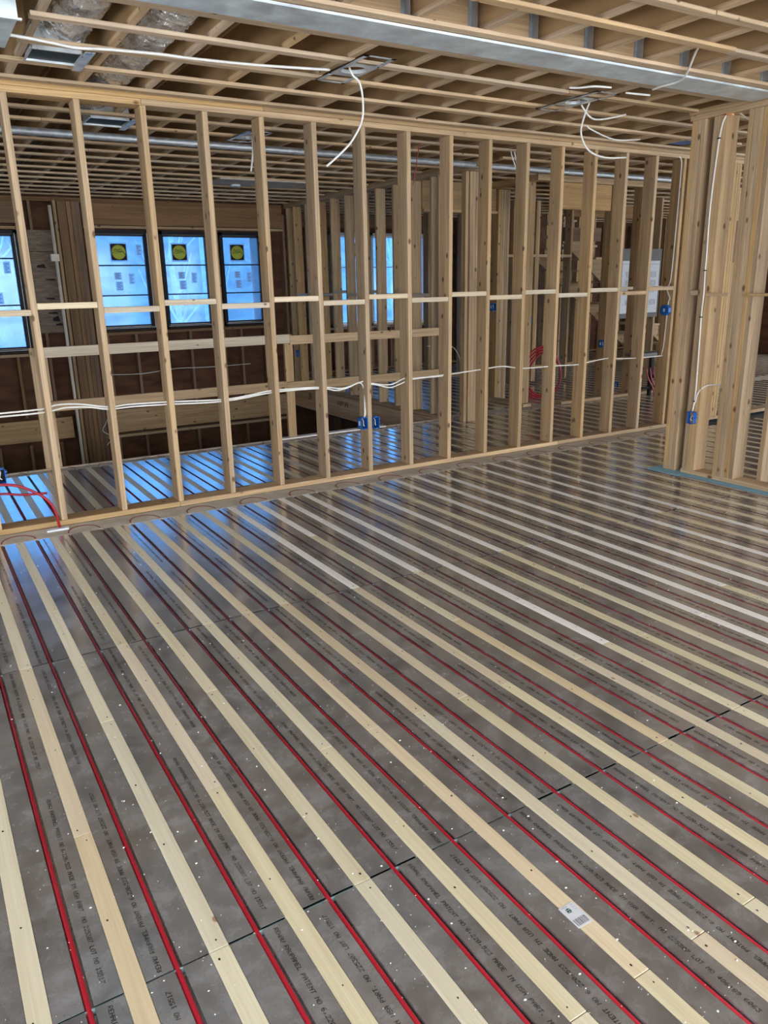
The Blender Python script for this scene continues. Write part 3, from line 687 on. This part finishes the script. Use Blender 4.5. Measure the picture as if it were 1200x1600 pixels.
def window(name, x0, x1, z0, z1, y, fmat, bars, parent_kind='structure', stick=None, labels=True):
    t = setting(name, ((x0+x1)/2, y, z0)); f = MB(); fw = .045; d0, d1 = y-.03, y+.14
    f.box(x0, x0+fw, d0, d1, z0, z1); f.box(x1-fw, x1, d0, d1, z0, z1); f.box(x0, x1, d0, d1, z1-fw, z1); f.box(x0, x1, d0, d1, z0, z0+fw)
    f.build('window_frame', fmat, t, origin=((x0+x1)/2, y, z0))
    s = MB(); g_ = .022; a, b, c, d = x0+fw+.004, x1-fw-.004, z0+fw+.004, z1-fw-.004
    s.box(a, a+g_, y+.02, y+.07, c, d); s.box(b-g_, b, y+.02, y+.07, c, d); s.box(a, b, y+.02, y+.07, d-g_, d); s.box(a, b, y+.02, y+.07, c, c+g_)
    s.build('sash', fmat, t, origin=((x0+x1)/2, y, z0))
    l = MB(); l.box(x1-fw+.012, x1-fw+.018, d0-.001, d0+.01, z0+.03, z1-.03); l.box(x0+.02, x1-.02, d0-.001, d0+.01, z0+.028, z0+.034)
    l.build('frame_trim', FRAMEW, t, origin=((x0+x1)/2, y, z0))
    for zb in bars: box('muntin', a, b, y+.025, y+.055, zb-.009, zb+.009, fmat, t)
    box('pane', a+g_, b-g_, y+.058, y+.064, c+g_, d-g_, FILM, t, c=.0005)
    if stick: sticker(t, stick[0], y+.056, stick[1], .215)
    if labels:
        xm = (x0+x1)/2-.12
        for k_, (u, v, ww, hh) in enumerate(((xm, z0+.70, .10, .10), (xm+.01, z0+.55, .10, .13), (xm+.20, z0+.64, .08, .15), (xm+.34, z0+1.03, .08, .15))):
            if k_ == 3 and u+ww > b-.03: continue
            q = MB(); q.box(u, u+ww, y+.0555, y+.0562, v, v+hh)
            pl = q.build('paper_label', LABEL, t, origin=(u, y, v)); ln = MB()
            for r_ in range(5): ln.box(u+.015, u+ww-.015-.02*(r_ % 2), y+.0548, y+.0553, v+.015+r_*hh/6, v+.015+r_*hh/6+.011)
            ln.build('label_lines', GREYL, pl, origin=(u, y, v))
    return t
window('window_1', *WN[0][:2], WN[0][2], WN[0][3], YW, BLACK, (1.98, 1.38), stick=(1.0, 2.08))
for i, (w_, sx_) in enumerate(zip(WN[1:], (2.775, 3.648, 4.545))): window('window_%d' % (i+2), w_[0], w_[1], w_[2], w_[3], YW, BLACK, (1.885, 1.475), stick=(sx_, 2.065))

# right-hand back room
YR = 12.75
wq = setting('wall_rear_room', (8, YR+.1, 0)); WR = [(6.72, 7.46, .82, 2.45), (7.52, 8.26, .82, 2.45), (8.30, 8.76, .82, 2.45)]
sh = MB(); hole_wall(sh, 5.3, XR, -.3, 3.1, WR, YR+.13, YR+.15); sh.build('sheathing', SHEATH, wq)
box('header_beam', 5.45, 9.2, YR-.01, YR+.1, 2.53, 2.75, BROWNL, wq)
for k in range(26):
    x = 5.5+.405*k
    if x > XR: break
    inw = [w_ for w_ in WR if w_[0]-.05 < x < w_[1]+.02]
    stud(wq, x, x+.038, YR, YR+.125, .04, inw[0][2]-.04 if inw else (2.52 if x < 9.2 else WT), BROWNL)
box('bottom_plate', 5.45, XR, YR, YR+.125, .001, .039, BROWNL, wq); box('sill_plate', 6.6, 8.85, YR-.02, YR+.12, .775, .81, STUD, wq)
for i, w_ in enumerate(WR): window('window_%d' % (i+5), *w_[:2], w_[2], w_[3], YR, FRAMEW, (1.86,), stick=(7.17, 2.16) if i == 0 else None, labels=False)
sl = MB(); sl.box(5.28, 5.32, 11.8, 13.0, -.3, 3.1); sl.box(5.28, 5.97, 11.8, 11.84, -3.2, -.3); sl.build('wall_link', SHEATH, kind='structure')
# side walls and the storey below
sl = MB()
for (a, b) in ((-3.6, -1.2), (6.2, 11.9)): sl.box(XL-.02, XL, a, b, -3.2, 3.1)
sl.box(XL-.02, XL, -1.2, 6.2, -3.2, .9); sl.box(XL-.02, XL, -1.2, 6.2, 2.1, 3.1)
sl.build('wall_left', SHEATH, kind='structure')
sl = MB(); sl.box(XR, XR+.02, 9, 13, -.3, 3.1); sl.box(XR, XR+.02, -3.6, 9, -.3, .9); sl.box(XR, XR+.02, -3.6, 9, 2.1, 3.1); sl.build('wall_outer_right', SHEATH, kind='structure')
sl = MB(); sl.box(XL, 5.9, 3.0, 11.9, -3.25, -3.2); sl.box(5.9, 5.95, 6.6, 11.9, -3.2, -.34); sl.box(XL, 5.9, 6.6, 6.65, -3.2, -.35); sl.build('floor_lower', LOWER, kind='structure')
for y_ in (7.8, 8.6, 9.4, 10.2, 11.0): box('lower_stud', 5.75, 5.88, y_, y_+.038, -3.2, -.35, BROWNL, bpy.data.objects['floor_lower'])

# ------------------------------------------------------------------ guard rail at the stair opening
gr = thing('guard_rail', 'temporary two-rail timber guard along the stair opening behind the stud wall', 'railing', (2.5, 7.4, 0))
box('rail', .95, 3.36, 7.36, 7.398, 1.000, 1.089, PALE, gr); box('rail', 3.362, 5.29, 7.36, 7.398, .985, 1.074, STUD, gr)
box('rail', 1.0, 3.30, 7.36, 7.398, .528, .617, STUD, gr); box('rail', 3.302, 5.29, 7.36, 7.398, .515, .604, STUD, gr)
box('post', .90, 1.04, 7.40-.039, 7.44-.042+.0, .006, 1.084, STUD, gr) if False else box('post', .905, 1.045, 7.453, 7.491, -.25, 1.084, STUD, gr)
box('post', 3.315, 3.405, 7.400, 7.438, .006, 1.084, STUD, gr)
# white vent pipe and bracket on the far wall
pv = thing('vent_pipe', 'cream plastic pipe standing against the post between the windows', 'pipe', (1.868, 11.3, -3.2))
p_ = MB(); p_.tube([(1.868, 11.3, -3.2), (1.866, 11.3, 2.62)], .022, 10); p_.build('pipe', PVC, pv, smooth=True, origin=(1.868, 11.3, 0))
box('pipe_bracket', 1.80, 1.90, 11.26, 11.34, 1.93, 2.02, PVC, pv)

# ------------------------------------------------------------------ electrical boxes
def ebox(x, y, z, face, label, side=1, col=BLUE):
    """open plastic device box fixed to a stud; face = direction it opens to"""
    t = thing('electrical_box', label, 'electrical box', (x, y, z))
    m_ = MB(); w_, h_, d_ = .030, .048, .068; k = .003
    m_.box(-w_, -w_+k, 0, d_, -h_, h_); m_.box(w_-k, w_, 0, d_, -h_, h_); m_.box(-w_, w_, 0, d_, h_-k, h_); m_.box(-w_, w_, 0, d_, -h_, -h_+k); m_.box(-w_, w_, d_-k, d_, -h_, h_)
    m_.box(-.008, .008, 0, .006, h_, h_+.006); m_.box(-.008, .008, 0, .006, -h_-.006, -h_)
    body = m_.build('box_body', col, t, local=True); l_ = MB(); l_.box(-w_*1.0-.0012, -w_-.0004, .022, .046, -.018, .018); lb = l_.build('box_label', PAPER, body, local=True)
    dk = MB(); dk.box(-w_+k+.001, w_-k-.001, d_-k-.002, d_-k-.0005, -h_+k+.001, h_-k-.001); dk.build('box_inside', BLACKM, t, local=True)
    nl = MB(); nl.box(w_, w_+.012, .01, .05, -.006, .006); nl.box(w_, w_+.012, .01, .05, .02, .03); nl.build('nail_lug', col, body, local=True)
    wi = MB(); wi.tube(smooth_path([(0, d_-.01, h_-.012), (.004, .03, .02), (-.006, .012, -.01), (.006, .02, -.025)]), .004, 6); wi.build('wire_end', WHITE, t, smooth=True, local=True)
    t.rotation_euler = (0, 0, {'-y': 0, '-x': -PI/2, '+x': PI/2, '+y': PI}[face]); return t
ebox(3.148, 5.490, .455, '-y', 'blue electrical box on the left side of a stud, under a looping white cable')
ebox(3.266, 5.498, .448, '-y', 'dark blue electrical box on the right side of the stud with two boxes')
ebox(.385, 5.50, .40, '-y', 'blue electrical box at the left edge of the picture by the red hoses')
ebox(5.334, 3.985, .478, '-x', 'blue electrical box on the doorway post at right, under a stapled white cable')
ebox(6.78, 8.26, 1.24, '-y', 'blue electrical box high on a back-room post, left of the red coils')
ebox(6.835, 7.61, 1.09, '-y', 'narrow blue electrical box on a back-room stud above the coiled red tubing')
ebox(7.89, 7.33, .75, '-y', 'small blue electrical box hanging on thin wires in front of the far studs')
ebox(9.16, 8.2, .02, '-y', 'blue electrical box low on a stud right of the coiled red tubing')
ebox(5.27, 11.30, .53, '-x', 'small blue electrical box on the far stud of the stair wall beneath the windows')
# round ceiling-type box near the doorway
t = thing('round_electrical_box', 'round blue electrical box on the stud beside the doorway, under a cable', 'electrical box', (6.892, 5.56, 1.245))
m_ = MB(); m_.prism([(5.56+math.cos(a*PI/4+PI/8)*.060, 1.245+math.sin(a*PI/4+PI/8)*.056) for a in range(8)], 0, 6.848, 6.8915); m_.build('box_body', BLUE, t, origin=(6.892, 5.56, 1.245))
m_ = MB(); m_.box(6.8465, 6.8475, 5.55, 5.57, 1.23, 1.262); m_.build('box_label', PAPER, t, origin=(6.892, 5.56, 1.245))

# ------------------------------------------------------------------ cables
def cable(pts, r, label, mat=WHITE, k=5, name='cable', cat='cable', group=None):
    m_ = MB(); m_.tube(smooth_path(pts, k), r, 7); o = m_.build(name, mat, smooth=True, origin=pts[0]); return tag(o, label, cat, group)
YC = 5.57
def run(pts, dz=0): return [(x, YC, z+dz) for x, z in pts]
cable(run([(-.3, .80), (.447, .802), (.712, .806), (.80, .825), (.95, .815), (1.134, .778), (1.267, .783), (1.549, .775), (1.975, .754), (2.20, .77), (2.385, .787), (2.787, .778), (2.991, .752), (3.143, .785), (3.20, .780)]) + [(3.190, 5.555, .66), (3.175, 5.53, .56), (3.165, 5.52, .50)], .0062, 'upper white cable threaded through the left half of the stud wall into the blue box')
cable(run([(-.3, .78), (.447, .78), (.70, .782), (.85, .80), (1.0, .79), (1.134, .763), (1.3, .765), (1.549, .757), (1.975, .74), (2.385, .772), (2.787, .768), (2.93, .74), (3.05, .755), (3.15, .785), (3.19, .74), (3.196, .66)]) + [(3.18, 5.53, .54), (3.160, 5.52, .495)], .0062, 'lower white cable beside it, sagging under the first between studs')
cable(run([(3.21, .79), (3.297, .765), (3.455, .744), (3.598, .785), (3.684, .778), (4.024, .784), (4.418, .801), (4.666, .813), (4.837, .789), (4.956, .775), (5.34, .771), (5.666, .762), (5.797, .778), (6.067, .798), (6.217, .783), (6.544, .772), (6.894, .772), (7.03, .78)]), .0060, 'white cable through the right half of the stud wall towards the doorway')
cable(run([(3.21, .775), (3.33, .75), (3.45, .72), (3.55, .74), (3.684, .772), (4.0, .775)]), .0058, 'short second white cable drooping right of the paired blue boxes')
cable([(6.80, 5.50, 2.72), (6.86, 5.51, 2.68), (6.885, 5.525, 2.55), (6.886, 5.53, 1.9), (6.886, 5.54, 1.55), (6.886, 5.575, 1.46), (6.886, 5.53, 1.36), (6.886, 5.545, 1.31), (6.886, 5.56, .9), (6.886, 5.58, .78)], .0058, 'pale cable stapled down the stud beside the doorway')
cable([(5.40, 3.93, 2.73), (5.366, 3.955, 2.69), (5.363, 3.985, 2.56), (5.363, 4.008, 2.095), (5.363, 3.999, 1.73), (5.363, 3.999, 1.63), (5.322, 3.962, 1.48), (5.322, 3.962, 1.40), (5.363, 3.995, 1.29), (5.363, 3.984, .95), (5.363, 3.979, .65), (5.352, 3.983, .53)], .0062, 'white cable stapled down the right-hand doorway post into a blue box')
cable([(5.363, 3.972, .60), (5.363, 3.955, .68), (5.40, 3.92, .735), (5.46, 3.88, .745), (5.52, 3.85, .73)], .0058, 'short white cable branching right from the doorway post above its blue box')
st = MB()
for z_, y_ in ((2.55, 3.988), (1.62, 3.999), (1.27, 3.995), (.61, 3.979)): st.box(5.353, 5.369, y_-.010, y_+.010, z_-.004, z_+.004)
st.build('cable_staple', BLACKM, wr)
cable([(5.42, 3.90, 2.72), (5.55, 3.8, 2.62), (5.75, 3.72, 2.58), (6.1, 3.7, 2.6)], .005, 'grey-looking cable sagging off behind the top of the right doorway post')
m_ = MB()
for q in range(9): a = q*0.7; m_.prism([(5.36-.01+math.cos(a)*.012, 3.93+q*.006-.03), (5.385+math.cos(a)*.01, 3.935+q*.006-.03), (5.375, 3.95+q*.006-.03)], 2, 2.690+.001*q, 2.7035)
m_.build('sealant_blob', ORANGE, wr)
# ceiling cables
cable([(.60, 4.50, 2.752), (.739, 4.50, 2.747), (.874, 4.53, 2.746), (.987, 4.565, 2.748), (1.134, 4.53, 2.75), (1.392, 4.50, 2.752), (1.571, 4.50, 2.752), (1.921, 4.47, 2.754), (2.198, 4.40, 2.752), (2.34, 4.38, 2.756)], .0075, 'long white cable stapled along the ceiling strapping to the metal light plate')
cable([(2.43, 4.33, 2.80), (2.47, 4.35, 2.74), (2.52, 4.35, 2.70), (2.539, 4.35, 2.60), (2.527, 4.35, 2.495), (2.457, 4.35, 2.386), (2.368, 4.35, 2.304), (2.28, 4.35, 2.237)], .0062, 'white cable hanging in a bow from the metal light plate')
cable([(4.30, 4.4, 2.80), (4.345, 4.4, 2.775), (4.385, 4.4, 2.734), (4.472, 4.4, 2.68), (4.601, 4.4, 2.686), (4.814, 4.4, 2.763-.03)], .0062, 'topmost of the loose white cable ends below the right ceiling plate')
cable([(4.46, 4.38, 2.80), (4.445, 4.4, 2.79), (4.39, 4.4, 2.673), (4.373, 4.4, 2.568), (4.457, 4.4, 2.468), (4.624, 4.4, 2.431), (4.847, 4.4, 2.444)], .0065, 'longest white cable drooping from the right ceiling plate to just above the wall plate')
cable([(4.42, 4.4, 2.63), (4.478, 4.4, 2.605), (4.713, 4.4, 2.558), (4.986, 4.4, 2.577)], .005, 'thin white cable end in the middle, kinked, left of the right doorway post')
cable([(3.90, 4.05, 2.752), (3.946, 4.008, 2.748), (4.0, 3.93, 2.746), (4.122, 3.902, 2.746)], .0065, 'short white cable piece lying under the strapping near the steel beam')
cable([(4.32, 3.96, 2.746), (4.40, 3.945, 2.744), (4.523, 3.935, 2.746)], .0065, 'shortest white cable end right of the ceiling plate near the steel beam')
cable([(4.37, 3.78, 2.735), (4.355, 3.693, 2.735), (4.352, 3.57, 2.735), (4.29, 3.465, 2.748), (4.126, 3.281, 2.80), (4.0, 3.12, 2.86)], .0065, 'white cable wrapping under the steel beam and up between the joists')
cable([(2.70, 6.40, 2.76), (2.687, 6.4, 2.73), (2.678, 6.4, 2.61), (2.652, 6.4, 2.474)], .008, 'white cable pair hanging from the ceiling plate behind the stud wall')
cable([(5.25, 6.2, 2.765), (5.265, 6.2, 2.715), (5.315, 6.2, 2.62)], .006, 'left of two short white cable loops hanging behind the wall studs')
cable([(5.29, 6.2, 2.765), (5.306, 6.2, 2.72), (5.332, 6.2, 2.63)], .006, 'right of two short white cable loops hanging behind the wall studs')
cable([(4.189, 6.2, 2.76), (4.16, 6.2, 2.6), (4.117, 6.2, 2.408)], .004, 'thin red wire hanging from the wall top plate', plain('red_wire', (0.35, .03, .03), .5))
cable([(2.4, 11.62, .38), (2.9, 11.62, .36), (3.4, 11.62, .40), (3.9, 11.62, .385), (4.6, 11.62, .39)], .006, 'grey cable threaded along the far wall below the windows')
cable([(2.36, 11.5, .93), (2.40, 11.5, .75), (2.33, 11.5, .66), (2.42, 11.5, .52)], .006, 'white cable kinking down beside the far post')
cable([(2.35, 11.5, -.05), (2.30, 11.5, -.25), (2.22, 11.5, -.4), (2.34, 11.5, -.5), (2.25, 11.5, -.62)], .006, 'white cable tangled low on the far post near floor level')
cable([(6.2, 9.0, .72), (6.6, 9, .70), (6.75, 9, .55), (6.78, 9, .45), (6.83, 9, .47)], .006, 'pale cable hooked at its end between the stair wall studs')

# ------------------------------------------------------------------ red hoses
cable([(.20, 5.40, .365), (.365, 5.40, .367), (.476, 5.40, .341), (.583, 5.40, .272), (.640, 5.40, .21), (.672, 5.40, .132), (.684, 5.405, .02)], .0095, 'red hose bending down into the floor at the left foot of the stud wall', RED, name='hose', cat='hose')
cable([(.15, 5.60, .258), (.37, 5.60, .261), (.50, 5.60, .235), (.66, 5.60, .222)], .0085, 'straight red hose lying behind the bending one at the left edge', RED, name='hose', cat='hose')
box('floor_clip', .60, .74, 5.385, 5.425, .0005, .014, PAPER, floor)
for q in range(4):
    R_ = .30+.025*q; P_ = [(7.43+math.cos(a*PI/16)*R_, 7.95+q*.022+.03*math.sin(a*PI/8), .335+math.sin(a*PI/16)*(R_*.98)) for a in range(0, 33)]
    m_ = MB(); m_.tube(P_, .0125, 8, cap=False)
    tag(m_.build('tube_coil', RED, smooth=True, origin=(7.43, 7.95, .335)), ('innermost', 'second from the inside', 'third from the inside', 'outermost')[q]+' of the four upright turns of red tubing in the back room', 'tubing')
# manifold of red tubes and black stand further right
for i in range(7):
    x = 8.62+i*.045
    cable([(x, 7.05+.02*i, .006), (x+.01, 7.08, .12), (x+.02*(i-3), 7.12, .26), (x+.03*(i-3), 7.14, .40)], .009, ('leftmost', 'second from left', 'third from left', 'middle', 'third from right', 'second from right', 'rightmost')[i]+' of the red tubes rising under the black work stand', RED, name='hose', cat='hose')
ws_ = thing('work_stand', 'black folding work stand with a grey top in the back room', 'stand', (8.75, 7.15, 0))
box('top_board', 8.30, 9.1, 7.12, 7.33, .56, .60, GREYP, ws_); box('leg', 8.70, 8.745, 7.2, 7.245, .004, .56, BLACKM, ws_); box('leg', 8.95, 8.985, 7.2, 7.245, .004, .56, BLACKM, ws_)
box('crossbar', 8.55, 9.1, 7.20, 7.24, .10, .13, BLACKM, ws_); box('brace', 8.70, 9.05, 7.16, 7.19, .30, .33, BLACKM, ws_, rot=(0, -.3, 0))

# ------------------------------------------------------------------ plans hung up in the back room
for i, (x0, x1, lab) in enumerate(((9.10, 9.56, 'left white sheet of construction drawings pinned up in the back room'), (9.62, 9.90, 'curling right-hand sheet of construction drawings pinned up in the back room'))):
    t = thing('plan_sheet', lab, 'drawing', ((x0+x1)/2, 8.2, 1.07)); m_ = MB()
    n_ = 8
    for q in range(n_):
        a, b = x0+(x1-x0)*q/n_, x0+(x1-x0)*(q+1)/n_; f_ = lambda v: 8.19+.012*math.sin((v-x0)*9+i)
        m_.quad([(a, f_(a), 1.07), (b, f_(b), 1.07), (b, f_(b), 1.82), (a, f_(a), 1.82)])
    m_.build('paper', PAPER, t, origin=((x0+x1)/2, 8.2, 1.07))
    l_ = MB(); rr_ = random.Random(i)
    for (u, v) in ((.08, .52), (.24, .52), (.08, .40), (.24, .38), (.10, .12), (.25, .16), (.06, .30)):
        if x0+u+.1 > x1: continue
        X, Z = x0+u, 1.07+v
        for s_ in range(4): l_.box(X, X+.11, 8.170, 8.172, Z+s_*.022, Z+s_*.022+.006)
        l_.box(X, X+.006, 8.170, 8.172, Z, Z+.07); l_.box(X+.105, X+.111, 8.170, 8.172, Z, Z+.07)
    l_.box(x0+.01, x1-.01, 8.170, 8.172, 1.77, 1.776); l_.box(x0+.01, x1-.01, 8.170, 8.172, 1.45, 1.455)
    l_.build('drawing_lines', GREYL, t, 'stuff', origin=((x0+x1)/2, 8.2, 1.07))
bd = box('plan_board', 9.04, 9.95, 8.205, 8.225, 1.0, 1.99, GREYP); tag(bd, 'grey board behind the pinned-up construction drawings', 'board')
for xv in (9.0, 9.9): stud(wb, xv, xv+.038, 8.23, 8.37)

# ------------------------------------------------------------------ stair flight in the back
sf = thing('staircase', 'rough timber stair flight with open treads in the back rooms', 'staircase', (12, 10, 0))
x_top, z_top, rise, going = 9.2, 2.45, .188, .245
for yv in (9.55, 10.55):
    P_ = []
    for i in range(14):
        xx = x_top+going*i; zz = z_top-rise*i
        if zz < .1: break
        P_ += [(xx, zz), (xx+going, zz)]
    poly = P_+[(P_[-1][0], max(0.0, P_[-1][1]-.25)), (P_[0][0], P_[0][1]-.30)]
    m_ = MB(); m_.prism(poly, 1, yv, yv+.038); m_.build('stringer', STUD[0], sf, origin=(11, yv, 1))
for i in range(13):
    zz = z_top-rise*i
    if zz < .1: break
    box('tread', x_top+going*i-.02, x_top+going*i+going, 9.50, 10.64, zz+.001, zz+.032, PALE, sf)
for i, (x0, x1, z_) in enumerate(((9.1, 10.6, 2.52), (9.1, 9.9, 2.16))): box('landing_beam', x0, x1, 9.40, 9.44, z_, z_+.2, BROWNL, sf)

# ------------------------------------------------------------------ light plates, ducts
def light_plate(x, y, z, label, sx=.30, sy=.42, rot=0):
    t = thing('light_plate', label, 'light fitting', (x, y, z)); m_ = MB(); hx, hy, R_ = sx/2, sy/2, .075; n_ = 24
    inner = [(math.cos(2*PI*i/n_)*R_, math.sin(2*PI*i/n_)*R_) for i in range(n_)]
    outer = []
    for i in range(n_):
        c, s = math.cos(2*PI*i/n_), math.sin(2*PI*i/n_); k = min(hx/abs(c) if abs(c) > 1e-6 else 9, .13/abs(s) if abs(s) > 1e-6 else 9); outer.append((c*k, s*k))
    for zz in (0, .0015):
        for i in range(n_):
            j = (i+1) % n_; m_.quad([(*inner[i], zz), (*outer[i], zz), (*outer[j], zz), (*inner[j], zz)])
    for i in range(n_): j = (i+1) % n_; m_.quad([(*inner[i], 0), (*inner[j], 0), (*inner[j], .02), (*inner[i], .02)])
    m_.build('plate', SHINY, t, local=True)
    b_ = MB()
    for s in (-1, 1):
        b_.box(-hx, -hx+.03, min(s*.13, s*hy), max(s*.13, s*hy), -.001, .001); b_.box(hx-.03, hx, min(s*.13, s*hy), max(s*.13, s*hy), -.001, .001)
        b_.box(-hx, hx, min(s*hy, s*(hy-.02)), max(s*hy, s*(hy-.02)), -.001, .001); b_.box(-hx, -hx+.002, -hy, hy, 0, .005); b_.box(hx-.002, hx, -hy, hy, 0, .005)
    b_.build('side_rail', SHINY, t, local=True); t.rotation_euler = (0, 0, rot); return t
light_plate(2.455, 4.30, 2.748, 'bright metal mounting plate with a round hole, in the ceiling by the bowed cable', .20, .60)
light_plate(4.24, 4.33, 2.752, 'dull metal mounting plate in the ceiling above the loose cable ends', .20, .60)
light_plate(2.70, 6.50, 2.752, 'metal mounting plate in the ceiling behind the stud wall, beside the hanging cable pair', .22, .5)
t = thing('smoke_alarm', 'small round white fitting under the ceiling behind the stud wall', 'detector', (3.70, 9.44, 2.74)); m_ = MB(); m_.prism([(3.70+math.cos(a*PI/8)*.06, 9.44+math.sin(a*PI/8)*.06) for a in range(16)], 2, 2.725, 2.752); m_.build('housing', FRAMEW, t, origin=(3.7, 9.44, 2.74))
m_ = MB(); m_.box(3.35, 4.6, 9.0, 9.55, 2.745, 2.7605); m_.build('plywood_patch', FLAT, ceiling)
def boot(x0, x1, y0, y1, label):
    t = thing('duct_boot', label, 'duct', ((x0+x1)/2, (y0+y1)/2, 2.76)); cx, cy_ = (x0+x1)/2, (y0+y1)/2; z0, z1 = 2.756, 2.92
    m_ = MB()
    for (a, b, c, d) in ((x0, x0+.003, y0, y1), (x1-.003, x1, y0, y1), (x0, x1, y0, y0+.003), (x0, x1, y1-.003, y1)): m_.box(a, b, c, d, z0, z1)
    m_.build('sleeve', SHINY, t, origin=(cx, cy_, z0))
    d_ = MB(); d_.box(x0+.004, x1-.004, y0+.004, y1-.004, z0+.008, z0+.011); d_.build('duct_shade', TEAL, t, origin=(cx, cy_, z0))  # dark sheet in the sleeve paints the shade of the opening
    f_ = MB(); f_.box(x0-.015, x1+.015, y0-.012, y0, z0-.002, z0); f_.box(x0-.015, x1+.015, y1, y1+.012, z0-.002, z0); f_.box(x0-.012, x0, y0, y1, z0-.002, z0)
    f_.box(x1, x1+.05, y0-.07, y1+.10, z0-.004, z0-.001); f_.build('mounting_strap', SHINY, t, origin=(cx, cy_, z0)); return t
boot(.795, 1.045, 4.71, 4.94, 'rectangular duct boot with a dark opening in the ceiling at upper left')
boot(1.40, 1.68, 6.30, 6.56, 'second dark duct boot in the ceiling, seen behind the stud wall')
def foil(x, y0, y1, z, r, label, seed, xe=None):
    rn = random.Random(seed); m_ = MB(); n_ = int((y1-y0)/.022); ring = 28
    for i in range(n_+1):
        yy = y0+(y1-y0)*i/n_; cr_ = 1 + (.03 if i % 3 == 0 else -.02); xo = x + ((xe-x)*i/n_ if xe else 0)
        for k in range(ring):
            a = 2*PI*k/ring; q = r*(cr_+rn.uniform(-.05, .05)); m_.v.append((xo+math.cos(a)*q, yy+rn.uniform(-.006, .006), z+math.sin(a)*q*.92))
    for i in range(n_):
        for k in range(ring): a = i*ring+k; b = i*ring+(k+1) % ring; m_.f.append([a, b, b+ring, a+ring]); m_.m.append(0)
    m_.f.append(list(range(ring))); m_.f.append(list(range(n_*ring, (n_+1)*ring))); m_.m += [0, 0]
    return tag(m_.build('flexible_duct', FOIL, smooth=False, origin=(x, (y0+y1)/2, z)), label, 'duct')
foil(.97, 3.80, 4.85, 2.935, .142, 'left crumpled foil duct between the joists, ending above the dark opening', 1)
foil(1.375, 3.80, 6.45, 2.935, .148, 'longer crumpled foil duct right of it, running over the stud wall', 2, 1.40)
m_ = MB(); m_.prism([(.30, 2.72), (.655, 2.72), (.655, 2.90), (.60, 2.95), (.30, 2.95)], 1, 4.12, 4.62); m_.prism([(.29, 2.712), (.67, 2.712), (.67, 2.72), (.29, 2.72)], 1, 4.11, 4.13)
tag(m_.build('metal_duct', GALV, origin=(.5, 4.4, 2.8)), 'grey sheet-metal duct end at the upper left corner', 'duct')
t = box('blue_tarp', 6.46, 6.66, 5.1, 5.35, 2.785, 2.81, BLUE); tag(t, 'scrap of blue plastic tucked between the joists near the doorway', 'plastic')
